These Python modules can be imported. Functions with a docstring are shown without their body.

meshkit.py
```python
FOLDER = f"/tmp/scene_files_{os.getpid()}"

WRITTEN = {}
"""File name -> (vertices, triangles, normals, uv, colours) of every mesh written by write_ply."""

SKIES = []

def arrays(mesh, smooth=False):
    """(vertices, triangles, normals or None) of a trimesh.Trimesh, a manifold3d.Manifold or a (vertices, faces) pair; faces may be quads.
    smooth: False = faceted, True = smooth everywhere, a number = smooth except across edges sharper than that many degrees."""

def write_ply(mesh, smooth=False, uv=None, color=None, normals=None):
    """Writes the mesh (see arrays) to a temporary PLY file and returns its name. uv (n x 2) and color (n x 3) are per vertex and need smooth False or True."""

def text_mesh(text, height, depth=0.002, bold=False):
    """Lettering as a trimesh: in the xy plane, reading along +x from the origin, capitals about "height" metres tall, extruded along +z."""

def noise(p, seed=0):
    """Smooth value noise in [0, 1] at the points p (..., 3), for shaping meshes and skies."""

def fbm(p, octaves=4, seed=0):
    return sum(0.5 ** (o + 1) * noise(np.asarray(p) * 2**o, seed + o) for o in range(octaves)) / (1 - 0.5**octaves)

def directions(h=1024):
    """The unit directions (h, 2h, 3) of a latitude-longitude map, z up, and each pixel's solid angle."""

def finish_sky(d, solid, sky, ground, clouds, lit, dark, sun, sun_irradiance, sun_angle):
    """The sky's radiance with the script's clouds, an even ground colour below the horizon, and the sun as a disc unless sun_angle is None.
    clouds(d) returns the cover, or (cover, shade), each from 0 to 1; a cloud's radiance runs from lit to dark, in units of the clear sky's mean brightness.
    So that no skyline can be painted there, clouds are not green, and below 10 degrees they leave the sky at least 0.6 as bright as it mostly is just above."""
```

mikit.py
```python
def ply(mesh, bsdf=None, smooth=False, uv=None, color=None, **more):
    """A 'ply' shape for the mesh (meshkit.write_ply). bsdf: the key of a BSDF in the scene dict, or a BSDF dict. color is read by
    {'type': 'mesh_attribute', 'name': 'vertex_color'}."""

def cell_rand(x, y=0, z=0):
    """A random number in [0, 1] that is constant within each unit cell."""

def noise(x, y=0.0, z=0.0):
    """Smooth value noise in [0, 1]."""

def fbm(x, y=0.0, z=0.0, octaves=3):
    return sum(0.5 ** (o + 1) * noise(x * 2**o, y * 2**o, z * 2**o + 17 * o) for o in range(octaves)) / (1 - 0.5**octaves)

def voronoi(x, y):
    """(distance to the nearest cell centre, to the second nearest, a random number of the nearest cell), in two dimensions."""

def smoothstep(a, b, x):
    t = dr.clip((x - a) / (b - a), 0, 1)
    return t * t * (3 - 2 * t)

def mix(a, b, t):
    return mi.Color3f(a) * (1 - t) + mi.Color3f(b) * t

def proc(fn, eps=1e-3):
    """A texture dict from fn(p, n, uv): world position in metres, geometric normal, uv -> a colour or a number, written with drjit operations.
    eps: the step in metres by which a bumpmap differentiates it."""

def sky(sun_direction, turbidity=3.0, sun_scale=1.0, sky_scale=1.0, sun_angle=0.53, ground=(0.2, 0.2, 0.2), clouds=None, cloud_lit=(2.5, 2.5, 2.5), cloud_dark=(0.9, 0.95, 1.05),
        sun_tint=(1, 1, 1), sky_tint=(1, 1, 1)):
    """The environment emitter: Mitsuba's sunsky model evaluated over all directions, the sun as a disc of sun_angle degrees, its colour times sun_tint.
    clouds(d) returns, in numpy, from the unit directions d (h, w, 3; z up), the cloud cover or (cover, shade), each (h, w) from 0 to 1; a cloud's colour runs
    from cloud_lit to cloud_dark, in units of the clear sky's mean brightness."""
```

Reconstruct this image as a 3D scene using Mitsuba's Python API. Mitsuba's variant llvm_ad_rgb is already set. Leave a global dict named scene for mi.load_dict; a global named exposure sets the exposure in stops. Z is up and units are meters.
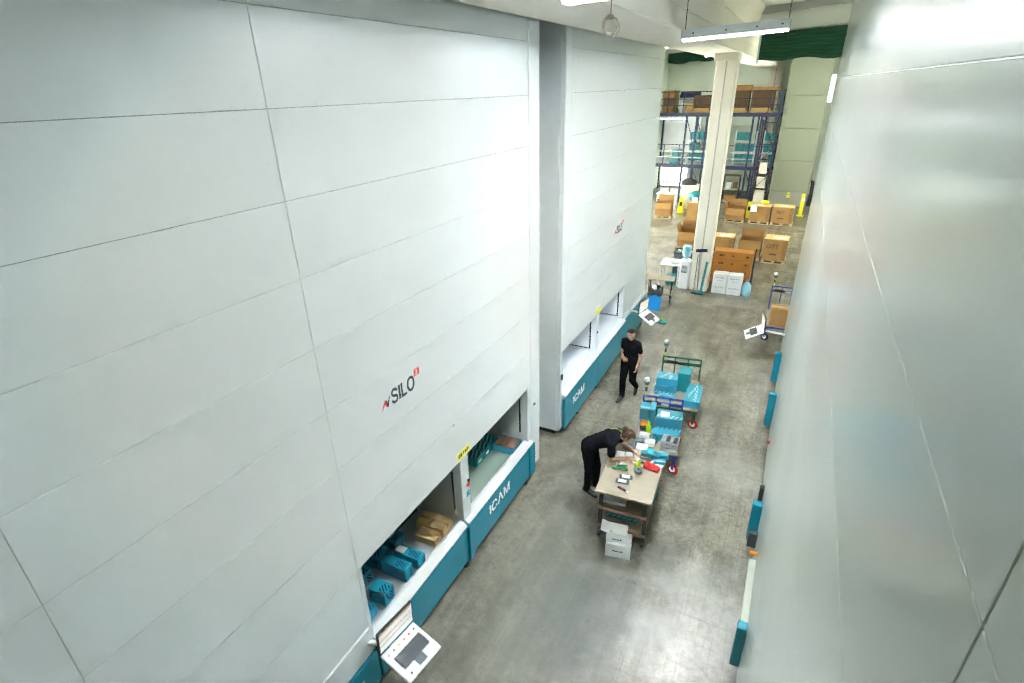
import math, random
import numpy as np, trimesh, mitsuba as mi, drjit as dr, mikit, meshkit
import manifold3d as m3
from shapely.geometry import Polygon
from mikit import proc, noise, fbm, voronoi, smoothstep, mix, cell_rand

random.seed(7)
rng = np.random.default_rng(7)
S4 = mi.ScalarTransform4f
scene, labels, place = {}, {}, {}

# ------------------------------------------------------------------ camera, light, exposure
CAM = np.array([0.0, 0.0, 6.3])
FWD = np.array([-0.41701, 0.80382, -0.42423])
UP = np.array([-0.17462, 0.38720, 0.90531])
scene['camera'] = {'type': 'perspective', 'fov': 2 * math.degrees(math.atan(512 / 542.87)), 'fov_axis': 'x',
                   'near_clip': 0.05, 'far_clip': 200.0,
                   'to_world': S4().look_at(origin=CAM.tolist(), target=(CAM + FWD).tolist(), up=UP.tolist())}
exposure = 0.3
TUBE = (1020.0, 1150.0, 1270.0)         # aisle lamps
FAR_TUBE = (190.0, 182.0, 152.0)
LENS_RIM = (64.0, 74.0, 84.0)
AISLE_FILL = (0.92, 0.98, 0.84)        # added unseen roof panel, ambient fill over the near aisle
DAY_LEFT = (8.5, 9.2, 8.4)           # daylight gates
DAY_RIGHT = (1.5, 1.45, 1.28)
DAY_ROOF = (0.7, 0.72, 0.68)
DAY_FAR = (3.0, 3.2, 2.9)


def area(rgb):
    return {'type': 'area', 'radiance': {'type': 'rgb', 'value': list(rgb)}}


# ------------------------------------------------------------------ materials
def srgb(r, g, b):
    return [((c / 255) / 12.92 if c / 255 <= 0.04045 else ((c / 255 + 0.055) / 1.055) ** 2.4) for c in (r, g, b)]


def pr(name, col, rough=0.5, spec=0.5, metal=0.0, **k):
    base = {'type': 'rgb', 'value': list(map(float, col))} if not isinstance(col, dict) else col
    scene[name] = {'type': 'twosided', 'bsdf': {'type': 'principled', 'base_color': base, 'roughness': rough, 'specular': spec, 'metallic': metal, **k}}
    return name


def f_panel(p, n, uv):
    a = fbm(p.x * 0.7 + 3, p.y * 0.7, p.z * 0.7, 3)
    b = fbm(p.x * 6, p.y * 6, p.z * 1.2, 2)
    return mix((0.565, 0.60, 0.585), (0.61, 0.642, 0.63), a * 0.7 + b * 0.3)


def f_panel_rough(p, n, uv):
    return 0.34 + 0.06 * fbm(p.x * 1.5, p.y * 1.5, p.z * 1.5, 3)


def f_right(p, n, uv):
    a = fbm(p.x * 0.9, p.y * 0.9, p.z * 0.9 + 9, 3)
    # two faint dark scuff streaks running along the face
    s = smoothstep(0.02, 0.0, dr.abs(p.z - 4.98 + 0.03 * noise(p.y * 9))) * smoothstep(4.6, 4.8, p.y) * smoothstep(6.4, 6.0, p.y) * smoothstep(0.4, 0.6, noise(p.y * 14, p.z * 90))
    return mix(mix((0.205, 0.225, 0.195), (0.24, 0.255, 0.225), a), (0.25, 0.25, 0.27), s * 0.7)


def f_right_rough(p, n, uv):
    return 0.15 + 0.09 * fbm(p.x * 2, p.y * 0.5, p.z * 4, 3)


def f_floor(p, n, uv):
    big = fbm(p.x * 0.45 + 5, p.y * 0.40, 0, 4)
    mid = fbm(p.x * 1.5 + 2, p.y * 1.1 + 8, 2, 5)
    fine = fbm(p.x * 16, p.y * 16, 5, 3)
    tr = fbm(p.x * 5.5, p.y * 0.55, 7, 4)
    c = mix((0.185, 0.180, 0.145), (0.315, 0.300, 0.252), smoothstep(0.30, 0.70, big * 0.55 + mid * 0.45))
    c = mix(c, (0.10, 0.098, 0.076), smoothstep(0.50, 0.72, mid) * 0.55)
    c = mix(c, (0.12, 0.112, 0.085), smoothstep(0.50, 0.70, tr) * 0.40)
    c = mix(c, (0.40, 0.39, 0.35), smoothstep(0.56, 0.74, fbm(p.x * 0.8 + 31, p.y * 0.7, 3, 4)) * 0.55)
    c = c * mi.Color3f(1.05, 0.96, 0.83) * (0.06 + 0.30 * fine + 0.18 * noise(p.x * 60, p.y * 60) + 0.46 * fbm(p.x * 2.6, p.y * 1.9, 11, 5))
    d, d2, w = voronoi(p.x * 1.7, p.y * 1.7)
    spot = smoothstep(0.14, 0.04, d + 0.10 * noise(p.x * 25, p.y * 25)) * smoothstep(0.72, 0.78, w)
    c = mix(c, (0.05, 0.048, 0.042), spot * 0.7)
    # fine scratches along the driving direction and across it
    sc = smoothstep(0.70, 0.78, fbm(p.x * 55, p.y * 2.2, 19, 2)) * 0.35 + smoothstep(0.72, 0.80, fbm(p.x * 2.5 + p.y * 1.2, p.y * 42, 23, 2)) * 0.25
    c = mix(c, (0.06, 0.06, 0.052), sc)
    # oil-darkened and worn patches, with shade at left and light at right painted in
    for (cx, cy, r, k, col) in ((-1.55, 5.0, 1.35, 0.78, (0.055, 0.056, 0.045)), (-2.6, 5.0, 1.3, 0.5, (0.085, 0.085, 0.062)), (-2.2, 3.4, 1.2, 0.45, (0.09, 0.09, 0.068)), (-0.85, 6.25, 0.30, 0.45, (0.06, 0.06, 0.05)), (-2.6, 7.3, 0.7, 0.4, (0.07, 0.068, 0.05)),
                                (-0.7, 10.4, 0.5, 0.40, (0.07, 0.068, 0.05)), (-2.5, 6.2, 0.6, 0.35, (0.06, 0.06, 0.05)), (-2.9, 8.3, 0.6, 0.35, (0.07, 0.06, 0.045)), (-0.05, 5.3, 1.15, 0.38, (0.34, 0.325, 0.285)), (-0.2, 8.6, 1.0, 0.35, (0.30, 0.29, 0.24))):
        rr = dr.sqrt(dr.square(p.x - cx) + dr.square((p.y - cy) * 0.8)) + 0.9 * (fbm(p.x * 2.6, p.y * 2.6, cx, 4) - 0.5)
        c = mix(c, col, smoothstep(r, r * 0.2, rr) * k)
    # saw-cut joints
    jx = dr.abs(p.x + 1.75 - dr.floor((p.x + 1.75) / 4.6 + 0.5) * 4.6)
    jy = dr.abs(p.y - 5.35 - dr.floor((p.y - 5.35) / 4.2 + 0.5) * 4.2 + 0.02 * (noise(p.x * 2) - .5))
    j = dr.maximum(smoothstep(0.010, 0.003, jx), smoothstep(0.010, 0.003, jy))
    return mix(c, (0.10, 0.098, 0.085), j * 0.30)


def f_floor_rough(p, n, uv):
    return 0.22 + 0.22 * fbm(p.x * 2.5, p.y * 2.5, 3, 3)


def f_ply(p, n, uv):
    g = fbm(p.x * 3, p.y * 26, p.z * 8, 3)
    return mix((0.20, 0.158, 0.102), (0.255, 0.207, 0.14), g)


def f_wall(p, n, uv):
    return mix((0.60, 0.66, 0.55), (0.66, 0.72, 0.60), fbm(p.x * 0.6, p.y * 0.6, p.z * 0.6, 3))


def f_concrete(p, n, uv):
    return mix((0.66, 0.61, 0.53), (0.74, 0.69, 0.60), fbm(p.x * 2, p.y * 2, p.z * 0.8, 4))


def f_green(p, n, uv):
    w = 0.5 + 0.5 * dr.sin(p.z * 95 + 3 * noise(p.x * 1.5, p.z * 2))
    return mix((0.012, 0.05, 0.028), (0.02, 0.085, 0.045), w * 0.7 + 0.3 * noise(p.x * 3, p.z * 5))


def f_card(p, n, uv):
    g = fbm(p.x * 5, p.y * 5, p.z * 5, 2)
    return mix((0.255, 0.135, 0.046), (0.31, 0.17, 0.062), g)


def f_teal_box(p, n, uv):
    u, v = uv.x, uv.y
    s = (u + v * 0.8) * 4.6
    st = smoothstep(0.42, 0.46, s - dr.floor(s)) * smoothstep(1.0, 0.96, s - dr.floor(s))
    band = smoothstep(0.50, 0.53, u) * smoothstep(0.95, 0.92, u) * smoothstep(0.10, 0.13, v) * smoothstep(0.80, 0.77, v)
    return mix((0.008, 0.20, 0.28), (0.003, 0.02, 0.045), st * band)


def f_teal_light(p, n, uv):
    u, v = uv.x, uv.y
    s = (u * 1.4 - v * 0.6) * 4
    st = smoothstep(0.45, 0.5, s - dr.floor(s))
    band = smoothstep(0.10, 0.14, v) * smoothstep(0.40, 0.36, v)
    return mix((0.035, 0.20, 0.275), (0.30, 0.55, 0.62), st * band * 0.8)


def f_gift_stripes(p, n, uv):
    s = (uv.x * 1.0 + uv.y * 3.2) * 3.0
    st = smoothstep(0.45, 0.5, s - dr.floor(s)) * smoothstep(0.80, 0.82, uv.x) * smoothstep(0.06, 0.08, uv.y) * smoothstep(0.95, 0.93, uv.y)
    g = noise(p.x * 4, p.y * 4, p.z * 4)
    return mix(mix((0.26, 0.138, 0.047), (0.31, 0.17, 0.062), g), (0.10, 0.07, 0.045), st * 0.85)


def f_stripe_lid(p, n, uv):
    s = uv.x * 3.5 + uv.y * 1.2
    return mix((0.02, 0.28, 0.36), (0.008, 0.035, 0.03), smoothstep(0.42, 0.48, s - dr.floor(s)))


pr('white_panel', proc(f_panel), proc(f_panel_rough), 0.25)
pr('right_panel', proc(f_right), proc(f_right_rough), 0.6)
pr('white_paint', (0.56, 0.59, 0.585), 0.4)
pr('bay_white', (0.60, 0.61, 0.60), 0.4)
pr('groove_grey', (0.42, 0.39, 0.34), 0.7)
pr('seam_soft', (0.47, 0.50, 0.485), 0.6)
pr('seam_grey', (0.22, 0.24, 0.23), 0.7)
pr('seam_light', (0.80, 0.83, 0.81), 0.35)
pr('teal_paint', srgb(0, 104, 120), 0.32)
pr('tray_grey', (0.30, 0.33, 0.36), 0.35, 0.6)
pr('tray_mat', (0.20, 0.25, 0.20), 0.16, 0.8)
pr('black_rubber', (0.015, 0.015, 0.016), 0.7)
pr('dark_steel', (0.018, 0.019, 0.022), 0.45, 0.3)
pr('void_shade', (0.02, 0.022, 0.025), 0.8)
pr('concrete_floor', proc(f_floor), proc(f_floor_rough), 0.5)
pr('wall_paint', proc(f_wall), 0.7)
pr('roof_white', (0.70, 0.71, 0.66), 0.7)
pr('beam_concrete', proc(f_concrete), 0.75)
pr('purlin_grey', (0.30, 0.30, 0.27), 0.6)
pr('green_sheet', proc(f_green), 0.75, 0.2)
pr('far_panel', (0.25, 0.27, 0.195), 0.45)
pr('far_panel_low', (0.30, 0.30, 0.245), 0.5)
pr('blue_frame', srgb(32, 52, 120), 0.4)
pr('navy_frame', srgb(18, 28, 66), 0.4)
pr('green_frame', srgb(14, 66, 44), 0.4)
pr('plywood', proc(f_ply), 0.45)
pr('shelf_brown', (0.16, 0.085, 0.05), 0.6)
pr('cardboard', proc(f_card), 0.75, 0.2)
pr('card_dark', (0.12, 0.07, 0.035), 0.75, 0.2)
pr('card_orange', (0.38, 0.15, 0.03), 0.7, 0.2)
pr('kraft', (0.55, 0.36, 0.15), 0.7, 0.2)
pr('gift_card', proc(f_gift_stripes), 0.75, 0.2)
pr('teal_carton', proc(f_teal_box), 0.35)
pr('light_teal_carton', proc(f_teal_light), 0.3)
pr('plain_teal', srgb(0, 108, 114), 0.35)
pr('olive_board', (0.10, 0.085, 0.03), 0.7)
pr('sky_blue', srgb(45, 130, 158), 0.35)
pr('stripe_lid', proc(f_stripe_lid), 0.4)
pr('white_carton', (0.72, 0.73, 0.72), 0.6, 0.3)
pr('grey_carton', (0.55, 0.57, 0.54), 0.6, 0.3)
pr('paper', (0.80, 0.80, 0.79), 0.6, 0.2)
pr('ink', (0.02, 0.02, 0.025), 0.5)
pr('brown_ink', (0.07, 0.045, 0.03), 0.7)
pr('logo_red', srgb(205, 40, 50), 0.4)
pr('sticker_yellow', srgb(232, 222, 40), 0.5)
pr('cable_tan', (0.22, 0.18, 0.13), 0.5)
pr('galvanised', (0.48, 0.50, 0.50), 0.45, 0.5, 0.5)
pr('white_plastic', (0.76, 0.77, 0.78), 0.3)
pr('grey_plastic', (0.35, 0.38, 0.39), 0.4)
pr('dark_grey_plastic', (0.055, 0.075, 0.08), 0.4)
pr('black_plastic', (0.02, 0.021, 0.023), 0.35)
pr('key_black', (0.035, 0.036, 0.04), 0.4)
pr('red_plastic', srgb(205, 35, 30), 0.35)
pr('orange_plastic', srgb(225, 115, 15), 0.4)
pr('lime_plastic', srgb(165, 205, 20), 0.4)
pr('green_plastic', srgb(30, 120, 70), 0.4)
pr('yellow_plastic', srgb(215, 205, 25), 0.4)
pr('blue_plastic', srgb(20, 140, 215), 0.35)
pr('wheel_red', srgb(150, 30, 25), 0.5)
pr('pallet_wood', (0.42, 0.32, 0.19), 0.8)
pr('film_wrap', (0.62, 0.58, 0.47), 0.25, 0.6)
pr('skin', (0.43, 0.235, 0.15), 0.5, 0.3)
pr('hair_dark', (0.008, 0.006, 0.005), 0.6, 0.12)
pr('hair_brown', (0.035, 0.016, 0.009), 0.6, 0.15)
pr('shirt_black', (0.004, 0.004, 0.005), 0.9, 0.04)
pr('trouser_black', (0.0035, 0.0035, 0.004), 0.9, 0.04)
pr('shoe_black', (0.012, 0.012, 0.012), 0.5)
pr('lip', (0.38, 0.14, 0.11), 0.5)
pr('lime_cloth', srgb(150, 190, 50), 0.7)
scene['bottle_blue'] = {'type': 'twosided', 'bsdf': {'type': 'principled', 'base_color': {'type': 'rgb', 'value': [0.30, 0.58, 0.72]}, 'roughness': 0.12, 'specular': 0.6, 'clearcoat': 0.6}}
scene['water_bottle_glass'] = {'type': 'thindielectric', 'int_ior': 1.3, 'specular_transmittance': {'type': 'rgb', 'value': [0.62, 0.82, 0.92]}}


# ------------------------------------------------------------------ helpers
def numbered(name):
    if name not in scene and name not in labels:
        return name
    i = 1
    while f'{name}_{i:03d}' in scene or f'{name}_{i:03d}' in labels:
        i += 1
    return f'{name}_{i:03d}'


def tag(key, label=None, cat=None, group=None, kind=None):
    d = labels.setdefault(key, {})
    for k, v in (('label', label), ('category', cat), ('group', group), ('kind', kind)):
        if v:
            d[k] = v
    return key


def thing(name, label, cat, loc=(0, 0, 0), rz=0.0, group=None):
    key = numbered(name)
    labels[key] = {}
    tag(key, label, cat, group)
    t = S4().translate(list(map(float, loc)))
    if rz:
        t = t @ S4().rotate([0, 0, 1], rz)
    place[key] = t
    return key


_ply = {}


def shape(mesh, mat, smooth=False, uv=None, share=None, **more):
    if share is not None:
        k = (share, mat, smooth)
        if k not in _ply:
            _ply[k] = mikit.ply(mesh() if callable(mesh) else mesh, mat, smooth, uv=uv, **more)
        return dict(_ply[k])
    return mikit.ply(mesh, mat, smooth, uv=uv, **more)


def part(parent, name, mesh, mat, smooth=False, label=None, share=None, at=None, uv=None, **more):
    key = numbered(f'{parent}__{name}')
    d = shape(mesh, mat, smooth, uv, share, **more)
    root = parent.split('__')[0]
    t = place.get(root)
    if at is not None:
        t = (t @ at) if t is not None else at
    if t is not None:
        d['to_world'] = t
    scene[key] = d
    if label:
        tag(key, label)
    return key


def single(name, mesh, mat, label, cat, smooth=False, group=None, kind=None, **more):
    key = numbered(name)
    scene[key] = shape(mesh, mat, smooth, **more)
    tag(key, label, cat, group, kind)
    return key


def struct(name, mesh, mat, smooth=False, **more):
    key = numbered(name)
    scene[key] = shape(mesh, mat, smooth, **more)
    tag(key, kind='structure')
    return key


def bx(x0, x1, y0, y1, z0, z1):
    m = trimesh.creation.box(extents=(abs(x1 - x0), abs(y1 - y0), abs(z1 - z0)))
    m.apply_translation(((x0 + x1) / 2, (y0 + y1) / 2, (z0 + z1) / 2))
    return m


def cb(x0, x1, y0, y1, z0, z1, c=0.006):
    """box with chamfered edges"""
    a, b = np.array([min(x0, x1), min(y0, y1), min(z0, z1)]), np.array([max(x0, x1), max(y0, y1), max(z0, z1)])
    c = min(c, 0.45 * (b - a).min())
    pts = []
    for sx in (0, 1):
        for sy in (0, 1):
            for sz in (0, 1):
                p = np.array([(a, b)[sx][0], (a, b)[sy][1], (a, b)[sz][2]])
                s = np.array([1 - 2 * sx, 1 - 2 * sy, 1 - 2 * sz]) * c
                for k in range(3):
                    q = p + s
                    q[k] = p[k]
                    pts.append(q)
    return trimesh.convex.convex_hull(np.array(pts))


def cat(*ms):
    return trimesh.util.concatenate([m for m in ms])


def cyl(p0, p1, r, n=12, r1=None):
    p0, p1 = np.asarray(p0, float), np.asarray(p1, float)
    L = np.linalg.norm(p1 - p0)
    if r1 is None:
        m = trimesh.creation.cylinder(r, L, sections=n)
        m.apply_translation((0, 0, L / 2))
    else:
        m = trimesh.creation.revolve([[0, 0], [r, 0], [r1, L], [0, L]], sections=n)
    z = (p1 - p0) / L
    m.apply_transform(trimesh.geometry.align_vectors([0, 0, 1], z))
    m.apply_translation(p0)
    return m


def bar(p0, p1, w, h=None):
    """square bar between two points"""
    p0, p1 = np.asarray(p0, float), np.asarray(p1, float)
    L = np.linalg.norm(p1 - p0)
    z = (p1 - p0) / L
    up = np.array([0, 0, 1.0]) if abs(z[2]) < 0.95 else np.array([0, 1.0, 0])
    x = np.cross(up, z)
    x /= np.linalg.norm(x)
    y = np.cross(z, x)
    m = trimesh.creation.box(extents=(w, h or w, L))
    T = np.eye(4)
    T[:3, 0], T[:3, 1], T[:3, 2], T[:3, 3] = x, y, z, (p0 + p1) / 2
    m.apply_transform(T)
    return m


def lathe(profile, n=20):
    return trimesh.creation.revolve(profile, sections=n)


def tubepath(pts, r, n=6):
    """swept round tube along a polyline"""
    p = np.asarray(pts, float)
    t = np.gradient(p, axis=0)
    t /= np.linalg.norm(t, axis=1, keepdims=True) + 1e-12
    a = np.cross(t, [0.31, 0.2, 0.93])
    a /= np.linalg.norm(a, axis=1, keepdims=True) + 1e-12
    b = np.cross(t, a)
    an = np.arange(n) * 2 * np.pi / n
    v = (p[:, None] + r * (np.cos(an)[None, :, None] * a[:, None] + np.sin(an)[None, :, None] * b[:, None])).reshape(-1, 3)
    f = []
    for i in range(len(p) - 1):
        for j in range(n):
            k = (j + 1) % n
            f += [[i * n + j, i * n + k, (i + 1) * n + k], [i * n + j, (i + 1) * n + k, (i + 1) * n + j]]
    for j in range(1, n - 1):
        f += [[0, j + 1, j], [(len(p) - 1) * n, (len(p) - 1) * n + j, (len(p) - 1) * n + j + 1]]
    m = trimesh.Trimesh(v, f, process=False)
    m.fix_normals()
    return m


def uvbox(w, d, h):
    """box centred in x, y standing on z = 0, with a 0..1 uv on each face; returns (vertices, faces), uv"""
    x, y = w / 2, d / 2
    F = [[(-x, -y, 0), (x, -y, 0), (x, -y, h), (-x, -y, h)], [(x, y, 0), (-x, y, 0), (-x, y, h), (x, y, h)],
         [(x, -y, 0), (x, y, 0), (x, y, h), (x, -y, h)], [(-x, y, 0), (-x, -y, 0), (-x, -y, h), (-x, y, h)],
         [(-x, -y, h), (x, -y, h), (x, y, h), (-x, y, h)], [(-x, y, 0), (x, y, 0), (x, -y, 0), (-x, -y, 0)]]
    v = np.array(F, float).reshape(-1, 3)
    uv = np.tile(np.array([[0, 0], [1, 0], [1, 1], [0, 1.0]]), (6, 1))
    f = np.array([[4 * i, 4 * i + 1, 4 * i + 2] for i in range(6)] + [[4 * i, 4 * i + 2, 4 * i + 3] for i in range(6)])
    return (v, f), uv


def letters(txt, height, depth, bold=True):
    """meshkit lettering, with the letter I drawn as a plain bar without serifs"""
    out, x = [], 0.0
    for ch in txt:
        if ch == 'I':
            m = trimesh.creation.box(extents=(0.21 * height, height, depth))
            m.apply_translation((0.105 * height, height / 2, depth / 2))
        else:
            m = meshkit.text_mesh(ch, height, depth, bold=bold)
            m.apply_translation((-m.bounds[0][0], 0, 0))
        m.apply_translation((x, 0, 0))
        out.append(m)
        x = m.bounds[1][0] + 0.12 * height
    return trimesh.util.concatenate(out)


def wall_text(txt, height, depth, x, y, z, sign=1, width=None):
    """lettering standing on a plane of constant x that faces +x (sign 1) : reads along +y"""
    m = letters(txt, height, depth)
    v = m.vertices.copy()
    if width:
        v[:, 0] *= width / v[:, 0].max()
    m.vertices = np.stack([x + sign * v[:, 2], y + sign * v[:, 0], z + v[:, 1]], 1)
    return m


def front_text(txt, height, depth, x, y, z, width=None):
    """lettering on a plane of constant y that faces -y, reads along +x, centred on x"""
    m = meshkit.text_mesh(txt, height, depth, bold=True)
    v = m.vertices.copy()
    w = v[:, 0].max()
    k = 1.0 if width is None else width / w
    m.vertices = np.stack([x + (v[:, 0] - w / 2) * k, y - v[:, 2], z + v[:, 1]], 1)
    m.fix_normals()
    return m


def T(x=0, y=0, z=0, rz=0.0):
    t = S4().translate([float(x), float(y), float(z)])
    return t @ S4().rotate([0, 0, 1], rz) if rz else t

# ------------------------------------------------------------------ the hall
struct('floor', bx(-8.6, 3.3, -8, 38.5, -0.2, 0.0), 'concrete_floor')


def roof_z(x):
    return 8.3 + 0.055 * (x + 2)


def roof_slab(y0, y1, dz=0.0, th=0.15):
    v = np.array([[x, y, roof_z(x) + z + dz] for x in (-8.6, 3.3) for y in (y0, y1) for z in (0, th)])
    return trimesh.convex.convex_hull(v)


struct('ceiling', roof_slab(-8, 38.5), 'roof_white')
struct('wall_far', bx(-8.6, 3.3, 38.2, 38.5, 0, 8.9), 'wall_paint')
struct('wall_back', bx(-8.6, 3.3, -8.0, -7.8, 0, 8.9), 'wall_paint')
struct('wall_left', bx(-8.6, -8.4, -8, 38.5, 0, 8.9), 'wall_paint')
struct('wall_right', bx(3.1, 3.3, -8, 38.5, 0, 8.9), 'wall_paint')
# translucent daylight gates and glazing (they are what lights the far hall)
for nm, m, e in (('window_1', bx(-8.4, -8.36, 17.0, 31.0, 0.1, 3.6), DAY_LEFT), ('window_2', bx(3.06, 3.1, 18.5, 32.0, 0.1, 3.2), DAY_RIGHT),
                 ('window_3', bx(0.30, 0.98, 38.16, 38.2, 5.1, 6.6), DAY_RIGHT), ('window_4', bx(-8.3, -6.5, 38.16, 38.2, 0.05, 1.95), DAY_FAR), ('window_8', bx(-8.3, -6.0, 38.16, 38.2, 2.3, 4.5), tuple(0.03 * c for c in DAY_FAR))):  # upper far panel is added, its glow stands for the lit wall
    k = struct(nm, m, 'white_plastic')
    scene[k]['emitter'] = area(e)
    x0, x1 = m.bounds
    fr = []
    if x1[0] - x0[0] < 0.1:
        s = 1 if x0[0] < 0 else -1
        xx = (x1[0], x1[0] + 0.06) if s > 0 else (x0[0] - 0.06, x0[0])
        for yy in np.linspace(x0[1], x1[1], 6):
            fr.append(bx(*xx, yy - 0.05, yy + 0.05, x0[2], x1[2] + 0.1))
        for zz in (x1[2] + .03, (x0[2] + x1[2]) / 2):
            fr.append(bx(*xx, x0[1], x1[1], zz - 0.05, zz + 0.05))
    else:
        for xx in np.linspace(x0[0], x1[0], 2):
            fr.append(bx(xx - 0.04, xx + 0.04, x0[1] - 0.05, x0[1], x0[2], x1[2]))
        for zz in (x0[2], x1[2]):
            fr.append(bx(x0[0], x1[0], x0[1] - 0.05, x0[1], zz - 0.04, zz + 0.04))
    for f_ in fr:
        part(k, 'frame_bar', f_, 'galvanised')
# skylight strips in the far hall roof; the aisle strip is added fill light
for i, (x0, x1, y0, y1, e) in enumerate(((1.0, 2.8, 21.5, 35, DAY_ROOF), (-7.6, -5.2, 21.5, 31, DAY_ROOF), (-1.95, 0.30, -7.0, 6.8, AISLE_FILL))):
    v = np.array([[x, y, roof_z(x) - 0.01 + z] for x in (x0, x1) for y in (y0, y1) for z in (-0.03, 0)])
    k = struct(f'window_{5 + i}', trimesh.convex.convex_hull(v), 'white_plastic')
    scene[k]['emitter'] = area(e)

# precast beam along the aisle, columns, roof girders, purlins
beam = thing('concrete_beam', 'long pale precast concrete beam running over the aisle along the left towers', 'beam')
tag(beam, kind='structure')
part(beam, 'flange', cb(-3.22, -2.04, -7.8, 38.2, 7.05, 7.35, 0.02), 'beam_concrete')
part(beam, 'web', cb(-2.75, -2.06, -7.8, 38.2, 7.35, 8.25, 0.02), 'beam_concrete')
for x0, x1, y0, y1 in ((-2.64, -2.06, 18.05, 18.62), (-2.45, -1.82, 37.4, 38.0)):
    k = struct('column', cat(cb(x0, x1, y0, y1, 0, 7.05, 0.03)), 'beam_concrete')
    part(k, 'corner_groove', cb((x0 + x1) / 2 - 0.02, (x0 + x1) / 2 + 0.02, y0 - 0.012, y0, 0.1, 7.0, 0.003), 'groove_grey')
struct('column_capital', cb(-2.70, -2.04, 17.98, 18.70, 6.84, 7.05, 0.02), 'beam_concrete')
for yy in (13.2, 20.2, 27.2, 34.2):
    w = np.array([[x, y, roof_z(x) - d] for x in (-8.4, 3.1) for y in (yy - 0.11, yy + 0.11) for d in (0.02, 0.20)])
    struct('roof_purlin', trimesh.convex.convex_hull(w), 'purlin_grey')
# haunched roof girder over the aisle: a wedge that rises from the beam
w = np.array([[-2.05, 12.0, 7.75], [-2.05, 20.4, 7.75], [-2.05, 12.0, 8.28], [-2.05, 20.4, 8.28], [-1.72, 12.0, 8.29], [-1.72, 20.4, 8.29], [-1.98, 12.0, 7.75], [-1.98, 20.4, 7.75]])
struct('roof_girder', trimesh.convex.convex_hull(w), 'beam_concrete')
# cross fascia above the green sheet
w = np.array([[x, y, z(x)] for x in (-2.04, 3.1) for y in (20.5, 20.8) for z in (lambda x: roof_z(x) - 0.02, lambda x: 7.62 + 0.055 * (x + 1.7))])
struct('roof_fascia', trimesh.convex.convex_hull(w), 'roof_white')


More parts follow.
